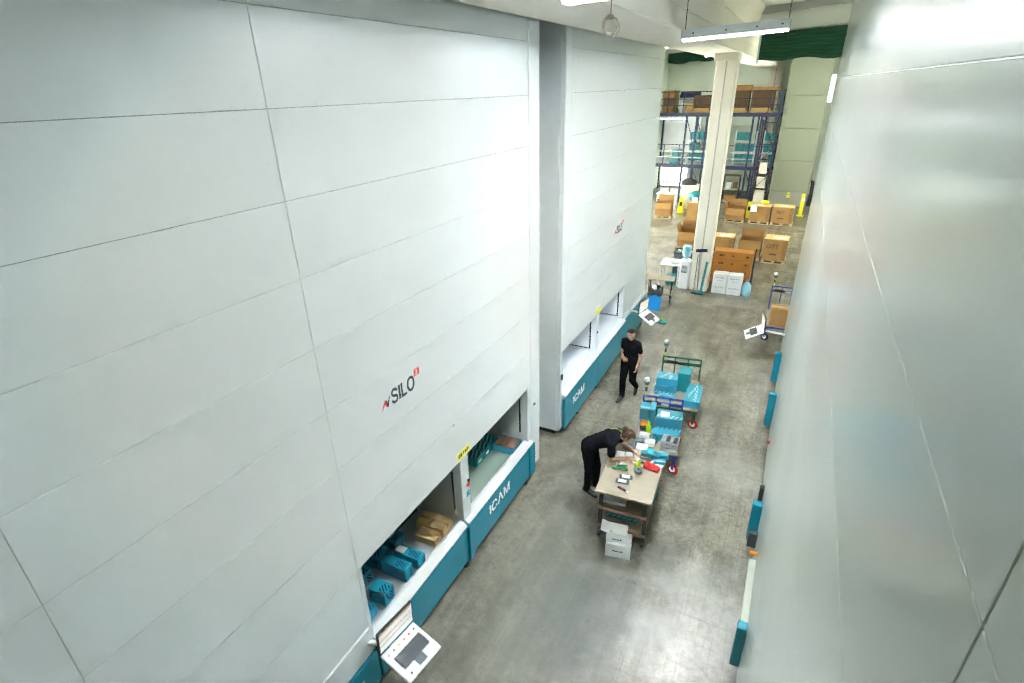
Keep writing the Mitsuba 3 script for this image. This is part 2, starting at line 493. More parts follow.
def ribbed_sheet(x0, x1, y, zt, zb, seed, slope=0.05):
    nx, nz = 40, 30
    V = []
    for i in range(nx + 1):
        u = i / nx
        x = x0 + (x1 - x0) * u
        sag = 0.03 * math.sin(u * 9 + seed) + 0.04 * math.sin(u * 21 + 2 * seed)
        for j in range(nz + 1):
            t = j / nz
            z = (zt + slope * (x - x0)) * (1 - t) + (zb + slope * (x - x0) + sag) * t
            V.append((x, y + 0.02 * math.sin(j * 1.57) + 0.03 * math.sin(u * 13 + t * 3 + seed), z))
    V = np.array(V)
    q = [[i * (nz + 1) + j, (i + 1) * (nz + 1) + j, (i + 1) * (nz + 1) + j + 1, i * (nz + 1) + j + 1] for i in range(nx) for j in range(nz)]
    back = V + [0, 0.02, 0]
    n = len(V)
    f = np.array(q + [[n + a for a in r[::-1]] for r in q])
    return np.vstack([V, back]), f


g = thing('green_sheet', 'dark green ribbed sheet hanging from the roof fascia beyond the fluorescent lamp', 'sheet')
part(g, 'cloth', ribbed_sheet(-1.74, 3.05, 20.44, 7.63, 6.84, 1.0), 'green_sheet', True)
part(g, 'top_rail', bar((-1.78, 20.44, 7.64), (3.05, 20.44, 7.64 + .05 * 4.83), 0.04), 'purlin_grey')
part(g, 'edge_batten', cb(-1.80, -1.74, 20.40, 20.48, 6.80, 7.64, 0.005), 'white_paint')
g = thing('green_sheet', 'dark green ribbed sheet high on the far wall left of the concrete column', 'sheet')
part(g, 'cloth', ribbed_sheet(-8.3, -3.2, 37.6, 8.0, 7.40, 4.0, 0.02), 'green_sheet', True)
part(g, 'top_rail', bar((-8.3, 37.6, 8.05), (-3.2, 37.6, 8.15), 0.04), 'purlin_grey')

# ------------------------------------------------------------------ storage towers
PTH = 0.022     # panel thickness
GAP = 0.0045


def face_panel(x, s, y0, y1, z0, z1):
    return cb(x - s * PTH, x, y0 + GAP / 2, y1 - GAP / 2, z0 + GAP / 2, z1 - GAP / 2, 0.002)


def tower(label, x, s, y0, y1, top, depth, ycuts, zcuts, openings, mat, base_z=0.1, cat_='storage tower', group=None, seam=None, end_panels=True, skip=lambda a, b, c, d: False):
    """x: plane of the face, s: +1 if it faces +x; openings: (ya, yb, za, zb) rectangles cut out of the body and the face"""
    k = thing('storage_tower', label, cat_, group=group)
    xb = x - s * depth
    body = m3.Manifold.cube((abs(xb - x) - PTH, y1 - y0, top - base_z)).translate((min(xb, x - s * PTH), y0, base_z))
    for (a, b, c, d) in openings:
        dep = 1.55
        body = body - m3.Manifold.cube((dep, b - a, d - c)).translate((x - dep + 0.01 if s > 0 else x - 0.01, a, c))
    mm = body.to_mesh()
    part(k, 'body', trimesh.Trimesh(mm.vert_properties[:, :3], mm.tri_verts, process=False), 'bay_white')
    # dark joint backing just behind the panels, so that joints read as joints
    for a, b in zip(ycuts[:-1], ycuts[1:]):
        for c, d in zip(zcuts[:-1], zcuts[1:]):
            if skip(a, b, c, d):
                continue
            part(k, 'panel', face_panel(x, s, a, b, c, d), mat)
    if seam:
        dark, soft = [], []
        for zc in zcuts[1:-1]:
            (dark if zc > 5 and seam == 'seam_grey' else soft).append(bx(x - s * PTH, x - s * (PTH - 0.017), ycuts[0], ycuts[-1], zc - 0.006, zc + 0.006))
        for yc in ycuts[1:-1]:
            soft.append(bx(x - s * PTH, x - s * (PTH - 0.017), yc - 0.006, yc + 0.006, max(zcuts[0], 1.84), zcuts[-1]))
        if dark:
            part(k, 'joint_strip', cat(*dark), seam)
        part(k, 'joint_strip', cat(*soft), 'seam_soft' if seam == 'seam_grey' else seam)
    part(k, 'plinth', bx(x - s * 0.12, xb, y0 + 0.03, y1 - 0.03, 0, base_z), 'black_rubber')
    return k


def bay_base(k, x, s, ya, yb, ztop, zb=0.12, out=0.08, label=None):
    fx = x + s * out
    part(k, 'base_panel', cb(fx - s * 0.06, fx, ya, yb, zb, ztop - 0.10, 0.006), 'teal_paint', label=label)
    prof = np.array([[fx, ztop - 0.10], [fx, ztop - 0.085], [x - s * 0.05, ztop - 0.03], [x - s * 0.075, ztop - 0.03], [x - s * 0.075, ztop - 0.16], [fx - s * .03, ztop - .16]])
    v = np.array([[p[0], y, p[1]] for p in prof for y in (ya, yb)])
    part(k, 'ledge', trimesh.convex.convex_hull(v), 'white_paint')


Z1 = [1.82, 2.46, 3.10, 3.74, 4.36, 4.97, 5.57, 6.20, 6.82, 7.50]
# --- the near left tower
XL = -3.34
t1 = tower('white storage tower on the left, black and red logo above two stocked bays', XL, 1, -1.6, 7.42, 7.5, 3.0,
           [-1.6, 0.68, 2.86, 7.06], Z1, [(2.92, 4.86, 0.69, 1.82), (5.06, 6.94, 0.69, 1.82)], 'white_panel', seam='seam_grey')
for a, b in ((-1.6, 0.68), (0.68, 2.86)):
    part(t1, 'panel', face_panel(XL, 1, a, b, 0.98, 1.82), 'white_panel')
part(t1, 'corner_post', cb(XL - 0.06, XL + 0.004, 7.066, 7.42, 0.12, 7.5, 0.012), 'white_panel')
part(t1, 'jamb', cb(XL - 0.05, XL, 6.94, 7.06, 0.73, 1.817, 0.004), 'white_paint')
part(t1, 'jamb', cb(XL - 0.05, XL, 2.86, 2.92, 0.73, 1.817, 0.004), 'white_paint')
post = part(t1, 'bay_post', cb(XL - 0.10, XL - 0.004, 4.86, 5.06, 0.73, 1.815, 0.006), 'white_paint')
part(t1, 'status_light', cb(XL - 0.006, XL + 0.015, 4.98, 5.04, 1.30, 1.345, 0.004), 'red_plastic', label='red push button on the white post')
part(t1, 'push_button', cb(XL - 0.006, XL + 0.02, 5.0, 5.04, 1.36, 1.41, 0.006), 'black_plastic')
part(t1, 'notice', bx(XL - 0.004, XL - 0.001, 4.97, 5.04, 1.12, 1.22), 'sky_blue')
part(t1, 'small_light', cb(XL, XL + 0.025, 7.16, 7.22, 1.39, 1.43, 0.005), 'shelf_brown')
for ya, yb, w in ((2.90, 4.84, 0.83), (4.88, 7.05, 0.83)):
    bay_base(t1, XL, 1, ya, yb, w, out=0.06)
part(t1, 'base_panel', cb(XL - 0.02, XL + 0.05, 0.4, 2.88, 0.12, 0.60, 0.006), 'teal_paint')
part(t1, 'lower_panel', cb(XL - 0.02, XL + 0.02, -1.55, 2.86, 0.61, 0.975, 0.005), 'white_paint')
part(t1, 'rating_plate', bx(XL + 0.05, XL + 0.053, 2.45, 2.62, 0.36, 0.43), 'grey_carton')
part(t1, 'base_end', cb(XL - 0.02, XL + 0.085, 6.86, 7.06, 0.12, 0.725, 0.006), 'teal_paint')
part(t1, 'base_end', cb(XL - 0.02, XL + 0.10, 4.82, 4.95, 0.12, 0.725, 0.006), 'teal_paint')
for a in (3.4, 4.8, 6.8):
    part(t1, 'foot', cyl((XL + 0.0, a, 0), (XL + 0.0, a, 0.12), 0.05), 'black_rubber')
# interiors
for i, (a, b) in enumerate(((2.92, 4.86), (5.06, 6.94))):
    tr = part(t1, 'tray', cat(cb(XL - 1.45, XL - 0.09, a + 0.01, b - 0.01, 0.691, 0.70, 0.003)), ('tray_grey', 'tray_mat')[i])
    rails = [bx(XL - 0.135, XL - 0.12, a + 0.01, b - 0.01, 0.70, 0.73), bx(XL - 1.45, XL - 0.09, b - 0.03, b - 0.015, 0.70, 0.72)]
    for r in rails:
        part(tr, 'rim', r, 'galvanised')
    part(t1, 'guide_slot', bx(XL - 0.155, XL - 0.13, b - 0.012, b - 0.001, 0.95, 1.60), 'black_rubber')
part(t1, 'bay_back', bx(XL - 0.82, XL - 0.80, 2.93, 4.85, 0.702, 1.81), 'void_shade')  # black sheet painting the unlit depth of the bay, no real wall
part(t1, 'bay_back', bx(XL - 1.0, XL - 0.98, 5.07, 6.93, 0.702, 1.81), 'bay_white')
# logo: red and black zigzag, SILO, red square with a white 2
zz = lambda pts, d: trimesh.creation.extrude_polygon(Polygon(pts), d, engine='earcut')


def on_face(m, x, s=1):
    v = m.vertices.copy()
    m.vertices = np.stack([x + s * v[:, 2], v[:, 0], v[:, 1]], 1)
    m.fix_normals()
    return m


def tower_logo(k, x, y, z, h):
    q = h / 0.17
    red = [(0, -0.02), (0.055, 0.075), (0.075, 0.085), (0.095, 0.02), (0.085, 0.0), (0.060, 0.04)]
    blk = [(0.075, 0.085), (0.055, 0.10), (0.092, 0.03), (0.106, -0.005), (0.118, 0.02), (0.140, 0.125), (0.110, 0.055)]
    red = [(0.0, 0.0), (0.055, 0.10), (0.068, 0.10), (0.098, 0.02), (0.088, 0.01), (0.058, 0.06)]
    blk = [(0.066, 0.115), (0.080, 0.105), (0.105, 0.055), (0.150, 0.145), (0.112, 0.012), (0.100, 0.012)]
    L = part(k, 'logo', wall_text('SILO', h, 0.002, x, y, z, width=0.405 * q), 'ink', label='black and red tower logo lettering')
    part(L, 'logo_mark', on_face(zz([(y - 0.17 * q + a * q, z + 0.0 + b * q) for a, b in red], 0.002), x), 'logo_red')
    part(L, 'logo_mark', on_face(zz([(y - 0.17 * q + a * q, z + 0.0 + b * q) for a, b in blk], 0.002), x), 'ink')
    w = scene[L]['filename']
    y1 = y + 0.415 * q
    part(L, 'logo_square', bx(x, x + 0.002, y1, y1 + 0.095 * q, z + h * 0.80, z + h * 1.28), 'logo_red')
    part(L, 'logo_digit', wall_text('2', h * 0.32, 0.0015, x + 0.002, y1 + 0.022 * q, z + h * 0.88), 'paper')


tower_logo(t1, XL, 3.71, 3.345, 0.165)
part(t1, 'base_lettering', wall_text('IC\u039bM', 0.165, 0.003, XL + 0.06, 5.46, 0.42, width=0.66), 'paper', label='white lettering on the teal base')
st = part(t1, 'yellow_notice', bx(XL, XL + 0.002, 4.80, 5.11, 1.845, 1.955), 'sticker_yellow', label='small yellow notice above the bay post')
for a, w, h in ((4.83, .03, .05), (4.875, .045, .05), (4.945, .02, .05), (4.99, .04, .05), (5.05, .03, .05)):
    part(st, 'print', bx(XL + 0.002, XL + 0.003, a, a + w, 1.875, 1.875 + h), 'ink')
part(t1, 'scratch', bx(XL, XL + 0.001, 4.77, 4.80, 2.42, 2.45), 'lip')

# --- the far left tower
t2 = tower('white storage tower farther down the left side with two empty white bays', XL, 1, 8.38, 14.72, 7.5, 3.0,
           [8.62, 12.62, 14.72], Z1, [(8.47, 10.47, 0.90, 1.80), (10.64, 12.55, 0.90, 1.80)], 'white_panel', seam='seam_grey')
part(t2, 'corner_post', cb(XL - 0.06, XL + 0.004, 8.38, 8.614, 1.82, 7.5, 0.012), 'white_panel')
part(t2, 'panel', face_panel(XL, 1, 12.62, 14.72, 0.98, 1.82), 'white_panel')
part(t2, 'jamb', cb(XL - 0.05, XL, 8.38, 8.47, 0.12, 1.817, 0.004), 'white_paint')
part(t2, 'jamb', cb(XL - 0.05, XL, 12.55, 12.62, 0.86, 1.817, 0.004), 'white_paint')
part(t2, 'bay_post', cb(XL - 0.10, XL - 0.004, 10.47, 10.64, 0.86, 1.815, 0.006), 'white_paint')
part(t2, 'push_button', cb(XL - 0.006, XL + 0.02, 10.5, 10.54, 1.36, 1.41, 0.006), 'black_plastic')
part(t2, 'push_button', cb(XL - 0.006, XL + 0.03, 8.40, 8.46, 1.25, 1.36, 0.006), 'black_plastic')
part(t2, 'end_panel', bx(-5.5, XL - 0.07, 8.357, 8.379, 0.12, 4.97), 'white_panel')
part(t2, 'end_panel', bx(-5.5, XL - 0.07, 8.357, 8.379, 4.978, 7.5), 'white_panel')
for ya, yb in ((8.47, 10.50), (10.54, 12.60)):
    bay_base(t2, XL, 1, ya, yb, 0.96, out=0.08)
part(t2, 'base_panel', cb(XL - 0.02, XL + 0.06, 12.62, 14.70, 0.12, 0.86, 0.006), 'teal_paint')
part(t2, 'ledge', cb(XL - 0.02, XL + 0.03, 12.62, 14.70, 0.86, 0.975, 0.005), 'white_paint')
part(t2, 'base_end', cb(XL - 0.02, XL + 0.09, 10.40, 10.62, 0.12, 0.86, 0.006), 'teal_paint')
for a in (9.3, 10.5, 12.6, 14.5):
    part(t2, 'foot', cyl((XL + 0.0, a, 0), (XL + 0.0, a, 0.12), 0.05), 'black_rubber')
for a, b in ((8.47, 10.47), (10.64, 12.55)):
    tr = part(t2, 'tray', cb(XL - 1.5, XL - 0.09, a + 0.01, b - 0.01, 0.902, 0.925, 0.004), 'white_paint')
    part(t2, 'bay_back', bx(XL - 1.28, XL - 1.26, a + 0.01, b - 0.01, 0.99, 1.79), 'bay_white')
    part(t2, 'guide_slot', bx(XL - 0.155, XL - 0.13, b - 0.012, b - 0.001, 1.0, 1.62), 'black_rubber')
    part(t2, 'guide_slot', bx(XL - 1.2, XL - 0.12, b - 0.02, b - 0.001, 0.985, 1.0), 'dark_grey_plastic')
    lt = part(t2, 'bay_lamp', bx(XL - 0.55, XL - 0.50, a + 0.1, b - 0.1, 1.775, 1.79), 'white_plastic')
    scene[lt]['emitter'] = area((8.5, 10.0, 12.5))
tower_logo(t2, XL, 11.55, 3.33, 0.165)
part(t2, 'base_lettering', wall_text('IC\u039bM', 0.165, 0.003, XL + 0.08, 8.92, 0.46, width=0.62), 'paper', label='white lettering on the teal base')
st = part(t2, 'yellow_notice', bx(XL, XL + 0.002, 10.36, 10.68, 1.845, 1.955), 'sticker_yellow')
part(t2, 'door_outline', bx(-4.0, -3.99, 8.352, 8.356, 0.2, 2.3), 'seam_grey')

# --- the tower along the right edge of the aisle
XR = 0.37
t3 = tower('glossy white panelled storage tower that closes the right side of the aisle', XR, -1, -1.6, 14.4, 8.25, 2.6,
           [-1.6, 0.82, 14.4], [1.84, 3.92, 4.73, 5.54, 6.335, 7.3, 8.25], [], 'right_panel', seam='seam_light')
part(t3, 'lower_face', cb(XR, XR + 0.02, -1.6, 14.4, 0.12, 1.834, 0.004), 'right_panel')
for a, x0, z0, z1 in ((4.70, .27, .25, .86), (6.85, .24, .20, .86), (10.25, .24, .14, .84), (12.2, .24, .14, .84)):
    dw = part(t3, 'base_drawer', cb(x0, XR, a, a + .12, z0, z1, 0.006), 'teal_paint')
    if a < 5:
        part(dw, 'drawer_shelf', cb(x0 + .02, XR, a + .12, a + 1.1, z1 - .10, z1, 0.006), 'far_panel')
part(t3, 'push_button', cb(XR - 0.09, XR, 5.85, 5.90, 0.87, 0.90, 0.005), 'orange_plastic')
part(t3, 'bracket', cb(XR - 0.11, XR, 6.55, 6.62, 0.35, 0.60, 0.005), 'black_plastic')
part(t3, 'bracket', cb(XR - 0.06, XR, 7.42, 7.50, 0.30, 0.75, 0.005), 'black_plastic')
part(t3, 'push_button', cb(XR - 0.05, XR, 8.9, 8.95, 0.60, 0.64, 0.005), 'wheel_red')

# --- the tower standing across the far end
t4 = thing('storage_tower', 'pale olive panelled tower standing at the far end beneath the green sheet', 'storage tower')
part(t4, 'body', bx(-1.28, 0.62, 34.05, 36.2, 0, 7.6), 'seam_grey')
for a, b, m in ((0.02, 0.78, 'far_panel_low'),):
    part(t4, 'door', cb(-1.29, -0.34, 34.0, 34.05, a, b, 0.005), m)
    part(t4, 'door', cb(-0.32, 0.63, 34.0, 34.05, a, b, 0.005), m)
for a, b in ((0.80, 2.4), (2.42, 4.0), (4.02, 5.6), (5.62, 7.6)):
    part(t4, 'panel', cb(-1.29, 0.63, 34.0, 34.05, a, b, 0.005), 'far_panel')
    part(t4, 'side_panel', cb(-1.31, -1.28, 34.06, 36.2, a, b, 0.005), 'far_panel')
part(t4, 'notice', bx(-0.38, -0.23, 33.994, 34.0, 0.45, 0.62), 'sticker_yellow')
part(t4, 'notice', bx(-0.36, -0.25, 33.994, 34.0, 0.66, 0.74), 'sticker_yellow')

# ------------------------------------------------------------------ lamps and the hanging cable
def tube_lamp(loc, rz, tilt, label, rad, group=None, L=1.42, wire=None):
    k = thing('ceiling_lamp', label, 'lamp', loc, rz, group)
    A = S4().rotate([0, 1, 0], -tilt)
    h = L / 2
    ch = cat(bx(-h, h, -0.07, 0.07, 0.14, 0.15), bx(-h, h, -0.075, -0.07, 0.03, 0.15), bx(-h, h, 0.07, 0.075, 0.03, 0.15))
    part(k, 'housing', ch, 'galvanised', share=('lamphouse', L), at=A)
    for s in (-1, 1):
        part(k, 'end_cap', cb(s * h - 0.01, s * h + 0.01, -0.075, 0.075, 0.01, 0.15, 0.004), 'galvanised', at=A)
    for c in (-0.55, -0.1, 0.3, 0.62):
        part(k, 'clip', cyl((c, -0.084, 0.09), (c, -0.074, 0.09), 0.012), 'dark_steel', at=A)
    tb = part(k, 'diffuser', bx(-h + 0.014, h - 0.014, -0.060, 0.060, -0.004, 0.0), 'white_plastic', at=A)
    scene[tb]['emitter'] = area(rad)
    tb = part(k, 'lens_rim', cat(bx(-h + 0.012, h - 0.012, -0.064, -0.060, -0.004, 0.045), bx(-h + 0.012, h - 0.012, 0.060, 0.064, -0.004, 0.045)), 'white_plastic', at=A)
    scene[tb]['emitter'] = area(LENS_RIM)
    if wire:
        for s in (-1, 1):
            part(k, 'suspension_wire', cyl((s * h * 0.96, 0, 0.14 + s * h * math.tan(math.radians(tilt))), (s * h * 0.96, 0, wire), 0.006, 6), 'dark_steel')
    return k


tube_lamp((-1.165, 9.3, 6.885), 0.0, 2.4, 'grey fluorescent lamp hung on wires over the aisle beside the concrete beam', TUBE, wire=1.35)
tube_lamp((-1.20, 4.72, 6.92), 0.0, 2.4, 'fluorescent lamp over the near aisle, its end just at the top edge of the photo', TUBE, wire=1.35)
tube_lamp((-5.2, 16.2, 7.5), 0.0, 2.4, 'added unseen fill lamp behind the far left tower, hung near the roof', FAR_TUBE, wire=0.62)  # hidden lamp added to light the column and the left floor
for i, (x, y, z) in enumerate(((-6.9, 33.8, 4.46),)):
    tube_lamp((x, y, z), 0, 0, 'fluorescent lamp fixed under the upper deck of the blue mezzanine', FAR_TUBE)
for x, y in ((1.2, 24.0), (-5.0, 24.5), (-5.0, 34.8), (1.2, 29.5)):  # the farther left one is added to brighten the far wall
    tube_lamp((x, y, 7.6), 0, 2.4, f'unseen fluorescent lamp hung over the far hall, {"nearer" if y < 26 else "farther"} {"right" if x > 0 else "left"} one', FAR_TUBE, 'lamps over the far hall', wire=0.6)

c = thing('cable_coil', 'coil of tan cable hanging from the roof in front of the concrete beam', 'cable')
cx, cy, cz = -1.93, 6.0, 6.83
pts = []
for i in range(73):
    a = i / 72 * 2 * math.pi * 3
    r = 0.072 + 0.012 * math.sin(a * 1.37) + 0.006 * (i / 24)
    pts.append((cx + r * math.sin(a), cy + 0.012 * math.sin(a * .73) + i * 0.0004, cz + r * 1.02 * math.cos(a)))
part(c, 'loops', tubepath(pts, 0.0055), 'cable_tan', True)
part(c, 'hanging_wire', tubepath([(cx, cy, cz + 0.075), (cx + 0.006, cy, cz + 0.35), (cx - 0.004, cy, cz + 0.8), (cx, cy, roof_z(cx) + 0.02)], 0.006), 'cable_tan', True)
part(c, 'tie', cat(bx(cx - 0.022, cx + 0.022, cy - 0.03, cy + 0.04, cz + 0.06, cz + 0.10)), 'cable_tan')


# ------------------------------------------------------------------ operator consoles on the towers
def console(label, loc, rz, arm_to, tilt):
    """local frame: hinge along y at the origin, the tray reaches out along +x; arm_to: a point on the tower"""
    k = thing('operator_console', label, 'computer console', loc, rz)
    B = S4().rotate([0, 1, 0], tilt)
    tr = part(k, 'keyboard_tray', cb(0.0, 0.43, -0.25, 0.25, -0.03, 0.0, 0.008), 'white_plastic', at=B)
    part(tr, 'keyboard', cb(0.13, 0.30, -0.18, 0.20, 0.0, 0.008, 0.003), 'black_plastic', label='black keyboard', at=B)
    rows = []
    for i in range(5):
        for j in range(13):
            x0, y0 = 0.138 + i * 0.031, -0.172 + j * 0.0282
            rows.append(bx(x0, x0 + 0.024, y0, y0 + 0.021, 0.008, 0.011))
    kk = part(tr, 'keys', cat(*rows), 'key_black', at=B)
    tag(kk, kind='stuff')
    part(tr, 'touchpad', cb(0.30, 0.39, -0.05, 0.07, 0.0, 0.005, 0.002), 'dark_grey_plastic', at=B)
    part(tr, 'sticker', bx(0.36, 0.385, -0.17, -0.15, 0.0, 0.001), 'ink', at=B)
    for j, m in enumerate(('grey_plastic', 'sky_blue', 'yellow_plastic', 'orange_plastic', 'red_plastic', 'dark_grey_plastic')):
        part(tr, 'push_button', cyl((0.065, -0.19 + j * 0.076, 0), (0.065, -0.19 + j * 0.076, 0.008), 0.012), m, at=B)
    A = S4().rotate([0, 1, 0], 3)
    sc = part(k, 'screen', cb(-0.03, 0.0, -0.255, 0.255, 0.01, 0.34, 0.006), 'dark_steel', at=A)
    d = part(sc, 'display', bx(0.0, 0.002, -0.24, 0.24, 0.03, 0.32), 'white_plastic', at=A)
    scene[d]['emitter'] = area((0.20, 0.195, 0.165))
    for z0, h, m, e in ((0.29, 0.03, 'kraft', (0.10, 0.08, 0.05)), (0.20, 0.008, 'red_plastic', (0.16, 0.08, 0.06)), (0.12, 0.012, 'kraft', (0.12, 0.11, 0.08))):
        b_ = part(sc, 'screen_bar', bx(0.002, 0.003, -0.24, 0.22, z0, z0 + h), m, at=A)
        scene[b_]['emitter'] = area(e)
    q = np.array(arm_to, float) - np.array(loc, float)
    r = math.radians(-rz)
    q = np.array([q[0] * math.cos(r) - q[1] * math.sin(r), q[0] * math.sin(r) + q[1] * math.cos(r), q[2]])
    part(k, 'arm', bar((0.06, 0.0, -0.045), q, 0.05, 0.035), 'white_plastic')
    part(k, 'pivot', cyl((0.06, 0, -0.09), (0.06, 0, -0.03), 0.045), 'white_plastic')
    return k


console('white operator console with a lit screen beside the near bay of teal cartons', (-3.05, 2.97, 0.83), -7.4, (XL - 0.01, 2.80, 0.79), 13)
console('white operator console at the far end of the far left tower near the blue bin', (-2.99, 13.23, 0.925), -12, (XL - 0.01, 13.3, 0.88), 29)
console('white operator console reaching out from the end of the right tower', (-0.125, 13.315, 0.937), 190, (0.368, 13.2, 0.90), 29)


# ------------------------------------------------------------------ cartons
def carton(x, y, z, rz, w, d, h, mat, label, group=None, name='carton', cat_='box', tape='kraft', paper=False, share=None, lid=None):
    k = thing(name, label, cat_, (x, y, z), rz, group)
    s = ('cartonuv', round(w, 3), round(d, 3), round(h, 3))
    vf, uv = uvbox(w, d, h)
    part(k, 'body', vf, mat, uv=uv, share=s)
    if tape:
        part(k, 'tape', bx(-w / 2 - 0.0012, w / 2 + 0.0012, -0.024, 0.024, h - 0.05, h + 0.0012), tape, share=('tape',) + s)
    if paper:
        part(k, 'paper_label', bx(-0.36 * w, -0.02 * w, -0.3 * d, 0.25 * d, h, h + 0.002), 'paper', share=('plab',) + s)
    return k


def open_carton(x, y, z, rz, w, d, h, mat, label, group=None, name='carton', flaps=(70, 60, 80, 65), fl=None, text=None):
    """flap angles above the horizontal plane, for the -y, +y, -x, +x sides"""
    k = thing(name, label, 'box', (x, y, z), rz, group)
    t = 0.008
    vf = cat(bx(-w / 2, w / 2, -d / 2, -d / 2 + t, 0, h), bx(-w / 2, w / 2, d / 2 - t, d / 2, 0, h), bx(-w / 2, -w / 2 + t, -d / 2, d / 2, 0, h), bx(w / 2 - t, w / 2, -d / 2, d / 2, 0, h), bx(-w / 2, w / 2, -d / 2, d / 2, 0, t))
    part(k, 'body', vf, mat if mat != 'gift_card' else 'cardboard')
    fl = fl or d * 0.45
    for (sx, sy), a in zip(((0, -1), (0, 1), (-1, 0), (1, 0)), flaps):
        if a is None:
            continue
        c_, s_ = math.cos(math.radians(a)), math.sin(math.radians(a))
        if sy:
            y0 = sy * d / 2
            v = [(xx, y0 + sy * c_ * q + n[0], h + s_ * q + n[1]) for xx in (-w / 2, w / 2) for q in (0, fl) for n in ((0, 0), (-sy * s_ * t, c_ * t))]
        else:
            x0 = sx * w / 2
            v = [(x0 + sx * c_ * q + n[0], yy, h + s_ * q + n[1]) for yy in (-d / 2, d / 2) for q in (0, fl * 0.8) for n in ((0, 0), (-sx * s_ * t, c_ * t))]
        part(k, 'flap', trimesh.convex.convex_hull(np.array(v)), mat if mat != 'gift_card' else 'cardboard')
    return k


# --- cartons in the near bay of the near tower
ZT, DX, DY = 0.701, -0.045, 0.05
for i, (x, y, rz, w, d, h, lab) in enumerate((
        (-3.62, 3.08, 6, .28, .15, .13, 'teal striped carton at the near end of the tray, next to the console'),
        (-3.57, 3.34, 3, .24, .17, .20, 'teal carton with a plain blue top and a black strap in the near bay'),
        (-3.63, 3.72, 2, .38, .14, .20, 'teal carton with dark diagonal stripes in the middle of the near bay tray'),
        (-3.61, 3.95, 2, .39, .14, .17, 'teal striped carton with a white label beside the kraft cartons in the near bay'))):
    k = carton(x + DX, y + DY, ZT, rz, w, d, h, 'teal_carton', lab, 'teal cartons on the near bay tray', tape=None)
    if i == 3:
        part(k, 'paper_label', bx(-0.18, -0.05, -0.05, 0.05, h, h + 0.002), 'paper')
    if i == 1:
        part(k, 'strap', tubepath([(-0.10, -0.095, 0.08), (-0.06, -0.10, 0.19), (0.02, -0.095, 0.215), (0.12, -0.06, 0.19), (0.128, -0.02, 0.08)], 0.008), 'black_plastic', True)
for i, (x, y, rz, w, d, h, lab) in enumerate((
        (-3.97, 3.10, 4, .22, .2, .22, 'dark teal carton at the back of the near bay behind the console end'),
        (-3.97, 3.42, -3, .22, .2, .20, 'teal carton in the shade at the back of the near bay, second from the console'),
        (-3.985, 3.76, 5, .22, .22, .20, 'teal carton in the shade at the back middle of the near bay'),
        (-3.985, 4.10, 0, .22, .2, .16, 'teal carton in the shade at the back of the near bay by the kraft cartons'))):
    carton(x + DX, y + DY, ZT, rz, w, d, h, 'teal_carton', lab, 'teal cartons at the back of the near bay', tape=None, paper=True)
for i, (x, y, z, rz, w, d, h, lab) in enumerate((
        (-3.785, 4.60, 0, 4, .215, .25, .13, 'kraft carton at the back left of the four in the near bay'),
        (-3.555, 4.61, 0, 4, .21, .25, .13, 'kraft carton nearest the white bay post in the near bay'),
        (-3.60, 4.34, 0, 4, .31, .10, .10, 'kraft carton nearest the ledge and the teal cartons in the near bay'),
        (-3.62, 4.435, 0, 4, .30, .075, .10, 'narrow kraft carton between the front one and the two at the post'))):
    carton(x + DX, y + DY, ZT, rz, w, d, h, 'kraft', lab, 'kraft cartons in the near bay', tape='cardboard')
# --- stock in the far bay of the near tower
for i, (x, y, rz, lab) in enumerate(((-3.925, 6.12, 2, 'teal tray with dark green stripes nearest the post in the second bay'), (-3.925, 6.37, 2, 'teal tray with dark green stripes in the middle of the second bay'), (-3.925, 6.62, 2, 'teal tray with dark green stripes farthest back in the second bay'))):
    k = carton(x + DX, y + DY, ZT, rz, .25, .235, .15, 'plain_teal', lab, 'striped trays in the second bay', tape=None, name='stock_tray', cat_='tray')
    vf, uv = uvbox(.25, .235, .006)
    part(k, 'striped_lid', vf, 'stripe_lid', uv=uv, at=T(0, 0, 0.15))
    part(k, 'paper_label', bx(0.125, 0.127, -0.05, 0.05, 0.03, 0.08), 'paper')
k = thing('stock_tray', 'teal open tray with brown packs inside at the far end of the second bay', 'tray', (-3.64, 6.75, ZT), 2)
part(k, 'body', cat(bx(-.2, .2, -.16, -.15, 0, .12), bx(-.2, .2, .15, .16, 0, .12), bx(-.2, -.19, -.16, .16, 0, .12), bx(.19, .2, -.16, .16, 0, .12), bx(-.2, .2, -.16, .16, 0, .01)), 'sky_blue')
for i in range(3):
    part(k, 'pack', cb(-.18 + i * .125, -.065 + i * .125, -.14, .14, 0.012, .13, .006), 'shelf_brown')


